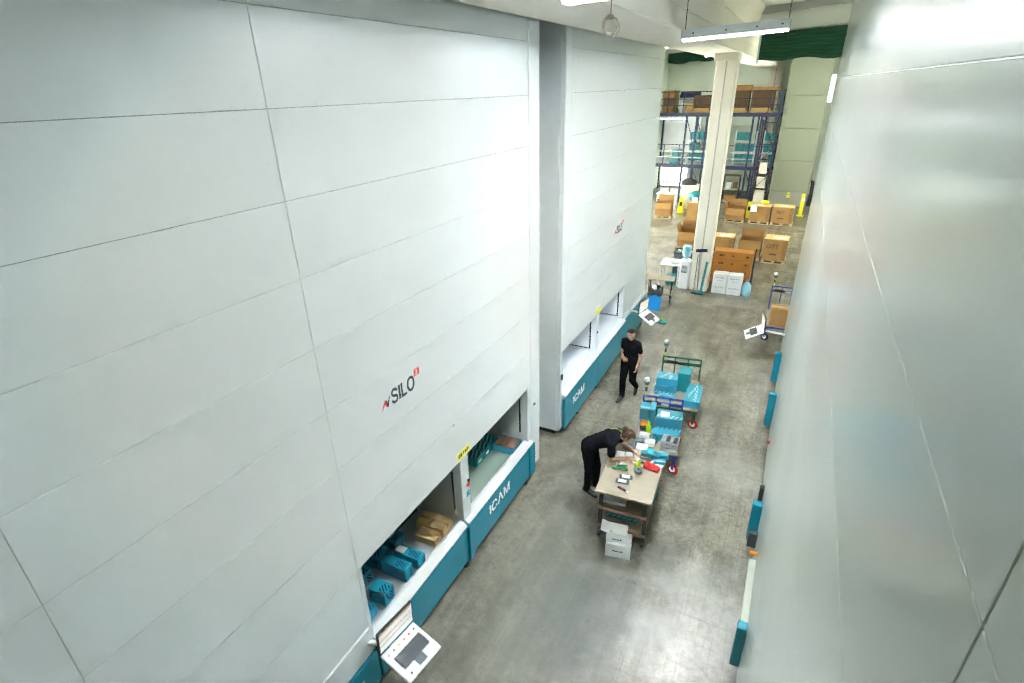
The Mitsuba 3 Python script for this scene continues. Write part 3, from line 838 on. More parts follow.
# ------------------------------------------------------------------ workbench
tb = thing('packing_bench', 'packing bench with a pale plywood top, where the bending person writes', 'table', (-1.49, 6.79, 0), 3.5)
TW, TL, TH = 0.83, 1.28, 0.90
part(tb, 'table_top', cb(-TW / 2, TW / 2, -TL / 2, TL / 2, TH - 0.03, TH, 0.004), 'plywood')
for sx in (-1, 1):
    for sy in (-1, 1):
        part(tb, 'leg', bx(sx * 0.33 - 0.025, sx * 0.33 + 0.025, sy * 0.55 - 0.025, sy * 0.55 + 0.025, 0.12, TH - 0.03), 'dark_steel')
        w = part(tb, 'caster', cat(cyl((sx * 0.33 - 0.02, sy * 0.55, 0.06), (sx * 0.33 + 0.02, sy * 0.55, 0.06), 0.06, 16), bx(sx * .33 - .03, sx * .33 + .03, sy * .55 - .02, sy * .55 + .02, 0.10, 0.13)), 'black_rubber')
for zz_ in (0.20, 0.55):
    part(tb, 'shelf', cb(-0.35, 0.35, -0.57, 0.57, zz_, zz_ + 0.03, 0.004), 'plywood')
    part(tb, 'shelf_rail', bx(-0.36, 0.36, -0.585, -0.57, zz_ - 0.015, zz_ + 0.04), 'shelf_brown')
    part(tb, 'shelf_rail', bx(-0.36, 0.36, 0.57, 0.585, zz_ - 0.015, zz_ + 0.04), 'shelf_brown')
for sx in (-1, 1):
    part(tb, 'frame_bar', bx(sx * 0.33 - 0.02, sx * 0.33 + 0.02, -0.55, 0.55, TH - 0.07, TH - 0.03), 'dark_steel')
    part(tb, 'frame_bar', bx(-0.33, 0.33, sx * 0.55 - 0.02, sx * 0.55 + 0.02, TH - 0.07, TH - 0.03), 'dark_steel')
carton(-1.52, 6.60, 0.231, 4, .46, .36, .20, 'light_teal_carton', 'light teal carton on the lowest shelf of the packing bench', tape=None)
carton(-1.25, 7.15, 0.231, 4, .20, .36, .26, 'plain_teal', 'plain teal carton on the lowest shelf of the bench, toward the aisle side', tape=None)
carton(-1.62, 6.42, 0.581, 4, .34, .22, .05, 'white_carton', 'flat white carton lying on the middle shelf of the packing bench', tape=None)
carton(-1.24, 6.75, 0.581, 4, .20, .50, .16, 'plain_teal', 'plain teal carton on the middle shelf of the packing bench', tape=None)
carton(-1.60, 6.95, 0.581, 4, .36, .40, .10, 'kraft', 'flat kraft carton at the back of the middle shelf of the bench', tape=None)


def mark_lines(k, x0, x1, y, z, n, mat='ink', h=0.016):
    for i in range(n):
        a, b = x0 + (x1 - x0) * i / n, x0 + (x1 - x0) * (i + 0.7) / n
        part(k, 'print', bx(a, b, y - 0.0015, y, z, z + h * (1 + 0.5 * ((i * 7) % 3 == 0))), mat)


# white cartons on the floor in front of the bench
k = carton(-1.42, 6.02, 0, 10, .36, .27, .24, 'white_carton', 'white carton on the floor in front of the bench, the lower of two', tape='paper')
mark_lines(k, -.07, .08, -.135, .11, 4)
k = open_carton(-1.46, 6.03, 0.242, 10, .29, .22, .16, 'white_carton', 'smaller white carton stacked on the white floor carton, its flap out', flaps=(None, None, 20, None), fl=.12)
part(k, 'lid', bx(-.145, .145, -.11, .11, .16, .166), 'white_carton')
mark_lines(k, -.05, .09, -.11, .05, 4)
mark_lines(k, -.10, -.05, -.08, .167, 2)

# things on the bench (top at .90)
ZB = 0.901
L0 = (0, 0)


def on_bench(name, label, cat_, x, y, rz, group=None, z=ZB):
    return thing(name, label, cat_, (x, y, z), rz, group)


for lab, x, y, rz in (('dark handheld scanner with a white screen, the farther of the two on the bench', -1.53, 6.60, 12), ('dark handheld scanner with a white screen, the nearer of the two on the bench', -1.55, 6.48, 6)):
    k = on_bench('handheld_scanner', lab, 'scanner', x, y, rz)
    part(k, 'case', cb(-.10, .10, -.045, .045, 0, .022, .008), 'dark_grey_plastic')
    part(k, 'screen', bx(-.065, .055, -.034, .034, .022, .0235), 'paper')
    part(k, 'keypad', bx(.06, .09, -.03, .03, .022, .024), 'black_plastic')
k = on_bench('tape_cutter', 'small black cutter lying at the near end of the bench', 'cutter', -1.50, 6.31, -18)
part(k, 'handle', cb(-.085, .055, -.018, .018, 0, .025, .008), 'black_plastic')
part(k, 'blade', bx(.055, .10, -.012, .012, .008, .012), 'galvanised')
part(k, 'button', cb(-.03, 0, -.008, .008, .025, .032, .003), 'red_plastic')


def tape_gun(lab, x, y, rz, tapec, bodym, standing=True):
    k = on_bench('tape_dispenser', lab, 'tape dispenser', x, y, rz)
    ring = trimesh.creation.annulus(.035, .062, .05, sections=28)
    ring.apply_transform(trimesh.transformations.rotation_matrix(math.pi / 2, [1, 0, 0]))
    ring.apply_translation((0, 0, .064))
    part(k, 'tape_roll', ring, tapec, 30)
    part(k, 'side_plate', cb(-.05, .10, .028, .034, .02, .10, .003), bodym)
    part(k, 'handle', cat(bar((.07, 0.03, .05), (.16, .0, .02), .028)), bodym)
    part(k, 'roller', cyl((-.055, -.03, .015), (-.055, .034, .015), .014), 'black_plastic')
    part(k, 'cutter', bx(.09, .105, -.03, .034, .08, .11), 'galvanised')
    return k


tape_gun('green handled tape dispenser lying on the middle of the bench', -1.63, 6.78, 200, 'film_wrap', 'green_plastic')
tape_gun('tape dispenser with a black and lime roll beside the red holder on the bench', -1.43, 6.90, 70, 'lime_plastic', 'black_plastic')
k = on_bench('tape_ring', 'second dark tape ring standing against the lime tape dispenser', 'tape roll', -1.40, 6.81, 20)
ring = trimesh.creation.annulus(.03, .06, .048, sections=28)
ring.apply_translation((0, 0, .024))
part(k, 'roll', ring, 'dark_grey_plastic', 30)
k = on_bench('desk_holder', 'red plastic desk holder with compartments on the aisle side of the bench', 'holder', -1.235, 6.97, -8)
part(k, 'base', cb(-.12, .12, -.06, .06, 0, .045, .006), 'red_plastic')
for i in range(3):
    part(k, 'compartment', cb(-.115 + i * .08, -.045 + i * .08, -.05, .05, .045, .085 - .01 * i, .006), 'red_plastic')
part(k, 'slot', bx(-.10, .10, -.062, -.0595, .015, .03), 'black_plastic')
k = on_bench('sticky_pad', 'orange sticky note pad by the tape dispenser on the bench', 'notepad', -1.63, 6.93, 10)
part(k, 'pad', cb(-.055, .055, -.04, .04, 0, .012, .002), 'kraft')
for lab, x, y, rz, w, d in (('white sheet of paper under the hands of the writing person', -1.66, 7.05, 18, .34, .16), ('white sheet of paper in the middle of the bench beside the lime tape', -1.44, 7.06, -12, .24, .17), ('white sheet of paper at the back of the bench toward the trolley', -1.46, 7.28, 15, .26, .18), ('white sheet of paper by the teal packs at the aisle corner of the bench', -1.19, 7.10, -25, .20, .15)):
    k = on_bench('paper_sheet', lab, 'paper', x, y, rz)
    part(k, 'sheet', bx(-w / 2, w / 2, -d / 2, d / 2, 0, .002), 'paper')
    for i in range(3):
        part(k, 'print', bx(-w * .35, w * (.1 + .1 * i), d * (.2 - .2 * i), d * (.24 - .2 * i), .002, .0026), 'grey_plastic')
k = on_bench('open_notebook', 'open notebook that the bending person writes in', 'notebook', -1.70, 7.13, 14)
part(k, 'page', cb(-.14, -.005, -.09, .09, 0, .012, .004), 'paper')
part(k, 'page', cb(.005, .14, -.09, .09, 0, .012, .004), 'paper')
part(k, 'cover', bx(-.145, .145, -.095, .095, -.0005, .001), 'dark_grey_plastic')
for lab, x, y, rz, w, d, h, m in (('small teal pack at the aisle corner of the bench, the largest of three', -1.29, 7.28, -10, .24, .14, .09, 'teal_carton'), ('small teal pack lying in front of the larger ones on the bench', -1.16, 7.17, 12, .18, .10, .05, 'light_teal_carton'), ('narrow blue pack at the very corner of the bench by the trolley wheel', -1.12, 7.33, 20, .12, .10, .07, 'sky_blue')):
    carton(x, y, ZB, rz, w, d, h, m, lab, name='product_pack', cat_='pack', tape=None)
k = on_bench('label_printer', 'small dark teal label printer standing at the back of the bench', 'printer', -1.41, 7.19, 5)
part(k, 'case', cb(-.055, .055, -.05, .05, 0, .11, .012), 'dark_grey_plastic')
part(k, 'lid', cb(-.05, .05, -.045, .045, .11, .125, .006), 'plain_teal')
part(k, 'label_slot', bx(-.04, .04, -.052, -.05, .05, .06), 'paper')
k = on_bench('sticky_pad', 'lime green note pad at the far edge of the bench', 'notepad', -1.29, 7.39, 4)
part(k, 'pad', cb(-.06, .06, -.035, .035, 0, .03, .003), 'lime_plastic')
for lab, x, y, rz, m, h in (('dark green box file lying flat at the far end of the bench near the trolley', -1.70, 7.395, 8, 'dark_grey_plastic', .05), ('white box file beside the dark green one at the far end of the bench', -1.50, 7.40, 8, 'white_plastic', .06)):
    k = on_bench('box_file', lab, 'box file', x, y, rz)
    part(k, 'case', cb(-.09, .09, -.085, .085, 0, h, .006), m)
    part(k, 'clasp', cb(-.02, .02, -.088, -.083, h * .4, h * .7, .002), 'galvanised')


# ------------------------------------------------------------------ trolleys
def trolley(label, loc, rz, L, W, zd, frame, rail_h, beacon=True, red=True):
    """length along local y from 0 (near end) to L (rail end), centred on x"""
    k = thing('platform_trolley', label, 'trolley', loc, rz)
    part(k, 'deck', cb(-W / 2, W / 2, 0, L, zd - 0.025, zd, 0.004), 'plywood')
    part(k, 'deck_frame', cat(bx(-W / 2 + .01, W / 2 - .01, 0.01, 0.05, zd - .075, zd - .025), bx(-W / 2 + .01, W / 2 - .01, L - 0.05, L - .01, zd - .075, zd - .025), bx(-W / 2 + .01, -W / 2 + .05, .01, L - .01, zd - .075, zd - .025), bx(W / 2 - .05, W / 2 - .01, .01, L - .01, zd - .075, zd - .025)), frame)
    for sx in (-1, 1):
        for yy in (0.07, L - 0.13):
            x = sx * (W / 2 - 0.06)
            w = part(k, 'wheel', lathe([[0, -.02], [.085, -.02], [.1, -.012], [.1, .012], [.085, .02], [0, .02]], 24), 'wheel_red' if red else 'black_rubber', 40, share=('wheel', red), at=T(x, yy, 0.10, 65) @ S4().rotate([0, 1, 0], 90))
            part(w, 'hub', cyl((-.026, 0, .10), (.026, 0, .10), .055, 18), 'white_plastic', at=T(x, yy, 0, 65))
            part(w, 'fork', cat(bx(-.034, -.027, -.02, .02, .10, zd - .075), bx(.027, .034, -.02, .02, .10, zd - .075), bx(-.04, .04, -.04, .04, zd - .082, zd - .075)), frame, at=T(x, yy, 0, 65))
    zt = zd + rail_h
    xs = (-W / 2 + .02, -W / 6, W / 6, W / 2 - .02)
    for i, x in enumerate(xs):
        part(k, 'rail_post', bx(x - .015, x + .015, L - .03, L, zd, zt) if i in (0, 3) else bx(x - .012, x + .012, L - .027, L - .003, zd, zt), frame)
    part(k, 'top_rail', bx(-W / 2 + .005, W / 2 - .005, L - .03, L, zt - .015, zt + .015), frame)
    part(k, 'plate', bx(-W / 2 + .02, W / 2 - .02, L - .025, L - .005, zt - .16, zt - .10), frame)
    part(k, 'pouch', cb(-W * .38, -W * .10, L - .06, L - .031, zt - .14, zt - .07, .01), 'black_plastic')
    if frame == 'blue_frame':
        part(k, 'paper_label', bx(-.03, .11, L - .033, L - .03, zt - .15, zt - .11), 'paper')
    if beacon:
        b = part(k, 'beacon_pole', cyl((-W / 2 + .05, L - .015, zt), (-W / 2 + .05, L - .015, zt + .28), .014), 'lime_plastic')
        part(b, 'pole_grip', cyl((-W / 2 + .05, L - .015, zt + .10), (-W / 2 + .05, L - .015, zt + .19), .02), 'black_plastic')
        part(b, 'beacon_collar', cyl((-W / 2 + .05, L - .015, zt + .25), (-W / 2 + .05, L - .015, zt + .31), .045), 'dark_grey_plastic')
        m = trimesh.creation.icosphere(2, .052)
        m.apply_translation((-W / 2 + .05, L - .015, zt + .35))
        part(b, 'beacon', m, 'white_plastic', True)
    return k


trA = trolley('platform trolley with a blue rail and red wheels just past the packing bench', (-1.39, 8.05, 0), 8, 1.15, .76, .45, 'blue_frame', .44)
trB = trolley('platform trolley with a green rail carrying teal cartons, behind the blue railed one', (-1.36, 9.64, 0), 8, 1.28, .82, .45, 'green_frame', .50, red=True)
trC = trolley('platform trolley with a blue rail partly hidden behind the right tower', (0.28, 14.75, 0), 0, 1.25, .80, .45, 'blue_frame', .70, red=False)
trD = thing('shelf_trolley', 'two level plywood shelf trolley standing behind the blue bin at the far left tower', 'trolley', (-3.30, 16.72, 0), 6)
part(trD, 'upper_shelf', cb(-.42, .42, -.25, .25, .72, .75, .004), 'plywood')
part(trD, 'lower_shelf', cb(-.38, .38, -.24, .24, .27, .30, .004), 'plywood')
for sx in (-.34, .34):
    for sy in (-.2, .2):
        part(trD, 'post', cyl((sx, sy, .2), (sx, sy, .72), .015), 'dark_steel')
        w = part(trD, 'wheel', lathe([[0, -.02], [.09, -.02], [.10, -.01], [.10, .01], [.09, .02], [0, .02]], 20), 'black_rubber', 40, share='dwheel', at=T(sx, sy, .10) @ S4().rotate([0, 1, 0], 90))
        part(w, 'hub', cyl((sx - .024, sy, .10), (sx + .024, sy, .10), .05, 14), 'white_plastic')
        part(w, 'fork', bx(sx - .03, sx + .03, sy - .02, sy + .02, .19, .27), 'dark_steel')

# --- on the blue railed trolley
ZA = 0.4515
carton(-1.345, 8.87, ZA, 8, .46, .32, .30, 'light_teal_carton', 'light teal carton with a paper on top, at the rail of the blue railed trolley', paper=True, tape=None)
carton(-1.81, 8.90, ZA, 8, .17, .26, .36, 'light_teal_carton', 'tall light teal carton at the beacon corner of the blue railed trolley', tape=None)
carton(-1.66, 8.88, ZA, 8, .09, .30, .40, 'sky_blue', 'narrow blue carton standing between the two light teal ones on the trolley', tape=None)
carton(-1.33, 8.52, ZA, 8, .46, .22, .13, 'sky_blue', 'low sky blue carton in front of the papered carton on the blue railed trolley', tape=None)
k = thing('strapping_tool', 'orange tool with a black body on the left side of the blue railed trolley', 'tool', (-1.76, 8.64, ZA), 20)
part(k, 'body', cb(-.06, .06, -.06, .06, 0, .09, .012), 'black_plastic')
part(k, 'cover', cb(-.07, .07, -.05, .05, .09, .16, .02), 'orange_plastic')
part(k, 'handle', tubepath([(-.06, 0, .15), (-.05, 0, .20), (.05, 0, .20), (.06, 0, .15)], .012), 'orange_plastic', True)
k = thing('spray_bottle', 'lime green bottle standing in front of the narrow blue carton on the trolley', 'bottle', (-1.645, 8.54, ZA), 0)
part(k, 'body', lathe([[0, 0], [.045, 0], [.048, .02], [.048, .16], [.02, .20], [.016, .22], [0, .22]], 20), 'lime_plastic', 40)
part(k, 'cap', cyl((0, 0, .22), (0, 0, .255), .02), 'yellow_plastic')
k = thing('spray_bottle', 'small teal bottle beside the stacked grey trays on the trolley', 'bottle', (-1.47, 8.32, ZA), 0)
part(k, 'body', lathe([[0, 0], [.05, 0], [.052, .02], [.052, .10], [.02, .13], [.016, .15], [0, .15]], 20), 'plain_teal', 40)
part(k, 'cap', cyl((0, 0, .15), (0, 0, .18), .02), 'dark_grey_plastic')
for i in range(3):
    k = thing('wire_tray', ('grey wire tray at the bottom of the stack on the near end of the trolley', 'grey wire tray in the middle of the stack on the near end of the trolley', 'grey wire tray on top of the stack on the near end of the trolley')[i], 'tray', (-1.20, 8.27 + .02 * i, ZA + .056 * i), 6 - 4 * i, 'stacked wire trays')
    part(k, 'base', bx(-.13, .13, -.11, .11, 0, .008), 'dark_grey_plastic')
    part(k, 'rim', cat(bx(-.14, .14, -.12, -.11, .0, .05), bx(-.14, .14, .11, .12, .0, .05), bx(-.14, -.13, -.12, .12, .0, .05), bx(.13, .14, -.12, .12, .0, .05)), 'galvanised')
    for j in range(4):
        part(k, 'insert', cb(-.12 + j * .062, -.07 + j * .062, -.09, .09, .008, .045, .004), ('grey_plastic', 'black_plastic')[j % 2])
for lab, x, y, m, h in (('white case at the near left corner of the blue railed trolley', -1.66, 8.30, 'white_plastic', .14), ('dark green case right at the near left corner of the trolley deck', -1.71, 8.15, 'dark_grey_plastic', .10), ('white flat case next to the dark green one on the trolley deck', -1.53, 8.21, 'paper', .09)):
    k = thing('storage_case', lab, 'case', (x, y, ZA), 8)
    part(k, 'case', cb(-.085, .085, -.07, .07, 0, h, .008), m)
    part(k, 'lid_seam', cb(-.087, .087, -.072, .072, h * .6, h * .64, .001), 'grey_plastic')

# --- on the green railed trolley
for lab, x, y, z, rz, w, d, h, m in (
        ('light teal carton with wave print, lower one of the stack on the green trolley', -1.70, 10.22, 0, 8, .44, .34, .20, 'light_teal_carton'),
        ('light blue carton stacked on the wave printed carton of the green railed trolley', -1.69, 10.24, .201, 8, .42, .32, .16, 'sky_blue'),
        ('tall dark teal carton in the middle of the green railed trolley', -1.39, 10.50, 0, 2, .24, .34, .42, 'plain_teal'),
        ('long sky blue carton along the aisle side of the green railed trolley', -1.12, 10.14, 0, 4, .30, .74, .14, 'sky_blue'),
        ('small teal carton lying at the front of the stack on the green railed trolley', -1.62, 9.90, 0, 5, .28, .12, .10, 'light_teal_carton')):
    k = carton(x, y, ZA + z, rz, w, d, h, m, lab, tape=None)
    if m == 'sky_blue':
        part(k, 'film_strip', bx(-w * .3, w * .3, -d * .45, d * .45, h, h + .002), 'light_teal_carton')
# --- on the trolley at the right tower
carton(0.26, 15.02, ZA, 3, .56, .40, .46, 'cardboard', 'brown carton on the trolley half hidden behind the right tower', tape='kraft')
carton(0.34, 15.55, ZA, 0, .40, .34, .30, 'sky_blue', 'blue carton against the rail of the trolley behind the right tower', tape=None)

# ------------------------------------------------------------------ around the concrete column
k = thing('side_table', 'small white table with things under it, left of the water cooler', 'table', (-3.36, 18.55, 0), 2)
part(k, 'table_top', cb(-.32, .32, -.42, .42, .72, .75, .004), 'white_plastic')
for sx in (-.29, .29):
    for sy in (-.39, .39):
        part(k, 'leg', bx(sx - .02, sx + .02, sy - .02, sy + .02, 0, .72), 'white_paint')
k = thing('plate_tray', 'grey oval tray lying on the small white table', 'tray', (-3.22, 18.45, .751))
part(k, 'dish', lathe([[0, 0], [.14, 0], [.19, .03], [.18, .032], [.135, .01], [0, .01]], 24), 'grey_plastic', 40)
k = carton(-3.32, 18.5, 0, 10, .34, .34, .30, 'plain_teal', 'dark teal carton on the floor under the small white table', tape=None)
k = thing('stacked_bin', 'dark bin with packing scraps standing on the far side of the white table', 'bin', (-3.08, 19.30, 0), 5)
part(k, 'body', cat(bx(-.34, .34, -.30, -.27, 0, .95), bx(-.34, .34, .27, .30, 0, .95), bx(-.34, -.31, -.30, .30, 0, .95), bx(.31, .34, -.30, .30, 0, .95), bx(-.34, .34, -.3, .3, 0, .02)), 'dark_grey_plastic')
part(k, 'rim', cat(bx(-.36, .36, -.32, -.29, .93, .97), bx(-.36, .36, .29, .32, .93, .97), bx(-.36, -.33, -.32, .32, .93, .97), bx(.33, .36, -.32, .32, .93, .97)), 'black_plastic')
r9 = np.random.default_rng(5)
pm = []
for i in range(26):
    a, b = r9.uniform(-.27, .27), r9.uniform(-.24, .24)
    m = trimesh.creation.box(extents=r9.uniform(.06, .16, 3))
    m.apply_transform(trimesh.transformations.random_rotation_matrix(r9.random(3)))
    m.apply_translation((a, b, .86 + .06 * r9.random()))
    pm.append(m)
tag(part(k, 'scraps', cat(*pm[:16]), 'grey_carton'), kind='stuff')
tag(part(k, 'film_scraps', cat(*pm[16:]), 'plain_teal'), kind='stuff')

k = thing('water_cooler', 'white water cooler with an upturned blue bottle beside the concrete column', 'water cooler', (-2.83, 18.15, 0), 0)
part(k, 'body', cb(-.16, .16, -.16, .16, 0.02, 1.0, .03), 'white_plastic')
part(k, 'base', cb(-.15, .15, -.15, .15, 0, .03, .004), 'grey_plastic')
part(k, 'tap_recess', cb(-.10, .10, -.165, -.150, .62, .84, .004), 'grey_plastic')
for s in (-.04, .04):
    part(k, 'tap', cb(s - .015, s + .015, -.20, -.16, .76, .80, .004), 'black_plastic')
part(k, 'drip_tray', cb(-.09, .09, -.21, -.15, .60, .62, .004), 'dark_grey_plastic')
part(k, 'collar', cyl((0, 0, 1.0), (0, 0, 1.03), .12, 20), 'white_plastic')
part(k, 'water_bottle', lathe([[0, 1.02], [.04, 1.02], [.05, 1.06], [.135, 1.13], [.138, 1.20], [.13, 1.215], [.138, 1.23], [.138, 1.32], [.13, 1.335], [.138, 1.35], [.138, 1.44], [.125, 1.47], [0, 1.475]], 24), 'bottle_blue', 40)
k = thing('water_bottle', 'blue water bottle standing on the floor to the right of the white cartons', 'bottle', (-0.86, 18.26, 0))
part(k, 'body', lathe([[0, 0], [.125, 0], [.138, .02], [.138, .14], [.13, .155], [.138, .17], [.138, .30], [.12, .35], [.05, .43], [.04, .46], [0, .46]], 24), 'bottle_blue', 40)
part(k, 'cap', cyl((0, 0, .46), (0, 0, .50), .042), 'blue_plastic')

k = thing('floor_wiper', 'floor wiper with a dark blue head leaning upside down on the column', 'wiper')
part(k, 'stick', cyl((-2.30, 17.72, .02), (-2.40, 17.98, 1.38), .018), 'cable_tan')
part(k, 'head', bar((-2.52, 17.96, 1.38), (-2.18, 17.96, 1.42), .05, .09), 'navy_frame')
k = thing('broom', 'teal broom leaning on the column beside the floor wiper', 'broom')
part(k, 'stick', cyl((-2.20, 17.72, .06), (-2.14, 17.98, 1.05), .035), 'plain_teal')
part(k, 'head', cb(-2.36, -2.10, 17.66, 17.74, .05, .10, .01), 'plain_teal')
part(k, 'bristles', cb(-2.35, -2.11, 17.67, 17.73, 0, .05, .004), 'black_plastic')
k = thing('floor_wiper', 'thin teal stick leaning between the cooler and the broom', 'wiper')
part(k, 'stick', cyl((-2.42, 17.75, .02), (-2.45, 18.0, 1.22), .012), 'plain_teal')
part(k, 'head', cb(-2.50, -2.34, 17.70, 17.78, 0, .05, .01), 'black_plastic')

k = thing('carton_cart', 'steel cart loaded with orange brown boards behind the two white cartons', 'cart', (-1.46, 18.95, 0), 1)
for sx in (-.66, .66):
    for sy in (-.28, .30):
        part(k, 'post', bx(sx - .02, sx + .02, sy - .02, sy + .02, .14, 1.28 if sy > 0 else 1.15), 'dark_steel')
        part(k, 'caster', cyl((sx - .02, sy, .07), (sx + .02, sy, .07), .07, 16), 'black_rubber')
    part(k, 'side_rail', bx(sx - .02, sx + .02, -.28, .30, 1.13, 1.17), 'dark_steel')
    part(k, 'side_rail', bx(sx - .02, sx + .02, -.28, .30, .60, .64), 'dark_steel')
part(k, 'deck', cb(-.66, .66, -.32, .34, .14, .18, .004), 'shelf_brown')
for i in range(4):
    z = .30 + i * .235
    ld = carton(-1.46, 18.93 - .0 + .03 * i, .182 + i * .262, 1, 1.22, .50, .26, 'card_orange', ('orange brown carton at the bottom of the load on the steel cart', 'orange brown carton second from the bottom of the load on the steel cart', 'orange brown carton second from the top of the load on the steel cart', 'orange brown carton on top of the load on the steel cart')[i], 'orange cartons on the steel cart', tape=None)
    for q, w in ((-.42, .16), (-.02, .06), (.40, .09)):
        part(ld, 'print', bx(q, q + w, -.2515, -.25, .10, .16), 'brown_ink')
for i, (x, lab) in enumerate(((-1.70, 'left'), (-1.24, 'right'))):
    for j in range(2):
        k = carton(x + .01 * j, 18.26 - .01 * j, .332 * j, 1, .44, .36, .33, 'white_carton', f'white carton with grey print, {("lower", "upper")[j]} in the {lab} stack before the cart', 'white cartons in front of the steel cart', tape='grey_carton')
        mark_lines(k, -.15, .16, -.18, .19, 5, 'grey_plastic', .03)
        mark_lines(k, -.08, .10, -.18, .10, 3, 'grey_plastic', .018)

k = thing('waste_bin', 'bright blue waste bin with a black bag at the end of the far left tower', 'bin', (-3.26, 15.9, 0), 8)
part(k, 'body', trimesh.convex.convex_hull(np.array([(sx * (.16 + .03 * z), sy * (.15 + .03 * z), z * .60) for sx in (-1, 1) for sy in (-1, 1) for z in (0, 1)])), 'blue_plastic')
bag = []
for i in range(24):
    a = i / 24 * 2 * math.pi
    sq = 1 / max(abs(math.cos(a)), abs(math.sin(a)))
    bag.append((.20 * sq * math.cos(a), .19 * sq * math.sin(a), .60 + .10 + .035 * math.sin(5 * a) + .02 * math.sin(11 * a)))
for i in range(24):
    a = i / 24 * 2 * math.pi
    sq = 1 / max(abs(math.cos(a)), abs(math.sin(a)))
    bag.append((.205 * sq * math.cos(a), .195 * sq * math.sin(a), .50 + .03 * math.sin(7 * a)))
for i in range(24):
    a = i / 24 * 2 * math.pi
    bag.append((.12 * math.cos(a), .12 * math.sin(a), .63))
F = []
for i in range(24):
    j = (i + 1) % 24
    F += [[24 + i, 24 + j, j], [24 + i, j, i], [i, j, 48 + j], [i, 48 + j, 48 + i]]
bag.append((0, 0, .62))
F += [[48 + i, 48 + (i + 1) % 24, 72] for i in range(24)]
part(k, 'bin_bag', (np.array(bag), np.array(F)), 'black_plastic', True)
m = trimesh.creation.icosphere(2, .08)
m.vertices *= 1 + .25 * (meshkit.noise(m.vertices * 25)[:, None] - .5)
m.apply_translation((-.05, -.02, .69))
part(k, 'crumpled_paper', m, 'paper')
k = thing('floor_post', 'small green and yellow guard on the floor beside the blue bin', 'guard', (-2.80, 14.9, 0))
part(k, 'base', cb(-.14, .14, -.10, .10, 0, .05, .01), 'plain_teal')
part(k, 'post', cyl((0, 0, .05), (0, 0, .14), .04, r1=.02), 'lime_plastic')


# ------------------------------------------------------------------ gift cartons on pallets
def pallet(x, y, rz, w, d, label, group='wooden pallets in the far hall'):
    k = thing('wooden_pallet', label, 'pallet', (x, y, 0), rz, group)
    for i in range(3):
        yy = -d / 2 + .05 + i * (d - .1) / 2
        part(k, 'runner', bx(-w / 2, w / 2, yy - .045, yy + .045, 0, .02), 'pallet_wood', share=('run', w, d, i))
        for j in range(3):
            xx = -w / 2 + .06 + j * (w - .12) / 2
            part(k, 'block', bx(xx - .05, xx + .05, yy - .045, yy + .045, .02, .10), 'pallet_wood', share=('blk', w, d, i, j))
    for j in range(6):
        xx = -w / 2 + .05 + j * (w - .1) / 5
        part(k, 'deck_board', bx(xx - .045, xx + .045, -d / 2, d / 2, .10, .12), 'pallet_wood', share=('dbd', w, d, j))
    return k


def gift(x, y, rz, w, d, h, label, lab_p, text=True, papers=1, z=.121, kind='closed', fl=(75, 80, 82, 78)):
    pallet(x, y, rz, w + .04, d + .04, lab_p)
    if kind == 'closed':
        k = thing('gift_carton', label, 'box', (x, y, z), rz, 'large cartons on pallets')
        vf, uv = uvbox(w, d, h)
        part(k, 'body', vf, 'gift_card', uv=uv)
        rim = cat(bx(-w / 2 - .01, w / 2 + .01, -d / 2 - .01, d / 2 + .01, h, h + .015))
        part(k, 'lid', rim, 'kraft')
        for i in range(papers):
            part(k, 'paper_label', bx(-.14 + .2 * i, .12 + .2 * i, -.16, .04, h + .015, h + .02), 'paper')
    else:
        k = open_carton(x, y, z, rz, w, d, h, 'gift_card', label, 'large cartons on pallets', name='gift_carton', flaps=fl)
        part(k, 'paper_label', bx(w * .05, w * .42, d / 2 + .06, d / 2 + .066, h + .02, h + .26), 'paper', at=S4().rotate([0, 1, 0], 0))
    if text:
        part(k, 'lettering', front_text('GifT', h * .20, .003, -w * .12, -d / 2 - .001, h * .58), 'brown_ink')
        part(k, 'small_print', bx(-w * .22, w * .08, -d / 2 - .002, -d / 2, h * .26, h * .33), 'brown_ink')
    return k


gift(-.29, 22.62, -2, .80, .75, .80, 'closed brown carton with dark lettering and stripes on a pallet right of the orange load', 'pallet under the lettered carton right of the orange load', papers=2)
gift(-1.20, 22.85, -2, .80, .72, .62, 'open brown carton with a raised back flap behind the orange load', 'pallet under the open carton behind the orange load', text=False, kind='open', fl=(-70, 84, None, 80))
gift(-2.20, 22.6, 0, .80, .70, .72, 'closed brown carton just right of the concrete column, with two papers on top', 'pallet under the carton just right of the concrete column', papers=2, text=False)
gift(-2.46, 29.3, -1, .86, .75, .55, 'open brown carton with a tall raised flap in the back row, nearest the column', 'pallet under the back row carton nearest the column', text=False, kind='open', fl=(-75, 86, 60, 75))
gift(-1.33, 29.3, -2, .90, .75, .72, 'brown carton with papers hanging out, middle of the back row', 'pallet under the middle carton of the back row', text=False, papers=1)
gift(-.33, 29.3, -2, .92, .75, .74, 'lettered brown carton at the right of the back row in front of the olive tower', 'pallet under the right carton of the back row', papers=1)
gift(-5.9, 28.85, 2, .78, .70, .66, 'brown carton on a pallet at the far left beside the tower edge', 'pallet under the far left carton', text=False, kind='open', fl=(-60, 80, None, None))
gift(-4.32, 28.3, 0, .62, .6, .85, 'brown carton with a teal bag on it behind the yellow cone', 'pallet under the carton with the teal bag', text=False)
gift(-3.62, 23.3, 0, .80, .75, .62, 'open brown carton with a raised lid left of the concrete column', 'pallet under the open carton left of the concrete column', text=False, kind='open', fl=(-65, 84, 70, 84))
k = thing('hanging_paper', 'white papers draped over the middle carton of the back row', 'paper', (-1.62, 28.9, .86), -15)
part(k, 'sheet', bx(-.20, .02, -.12, .16, 0, .004), 'paper')
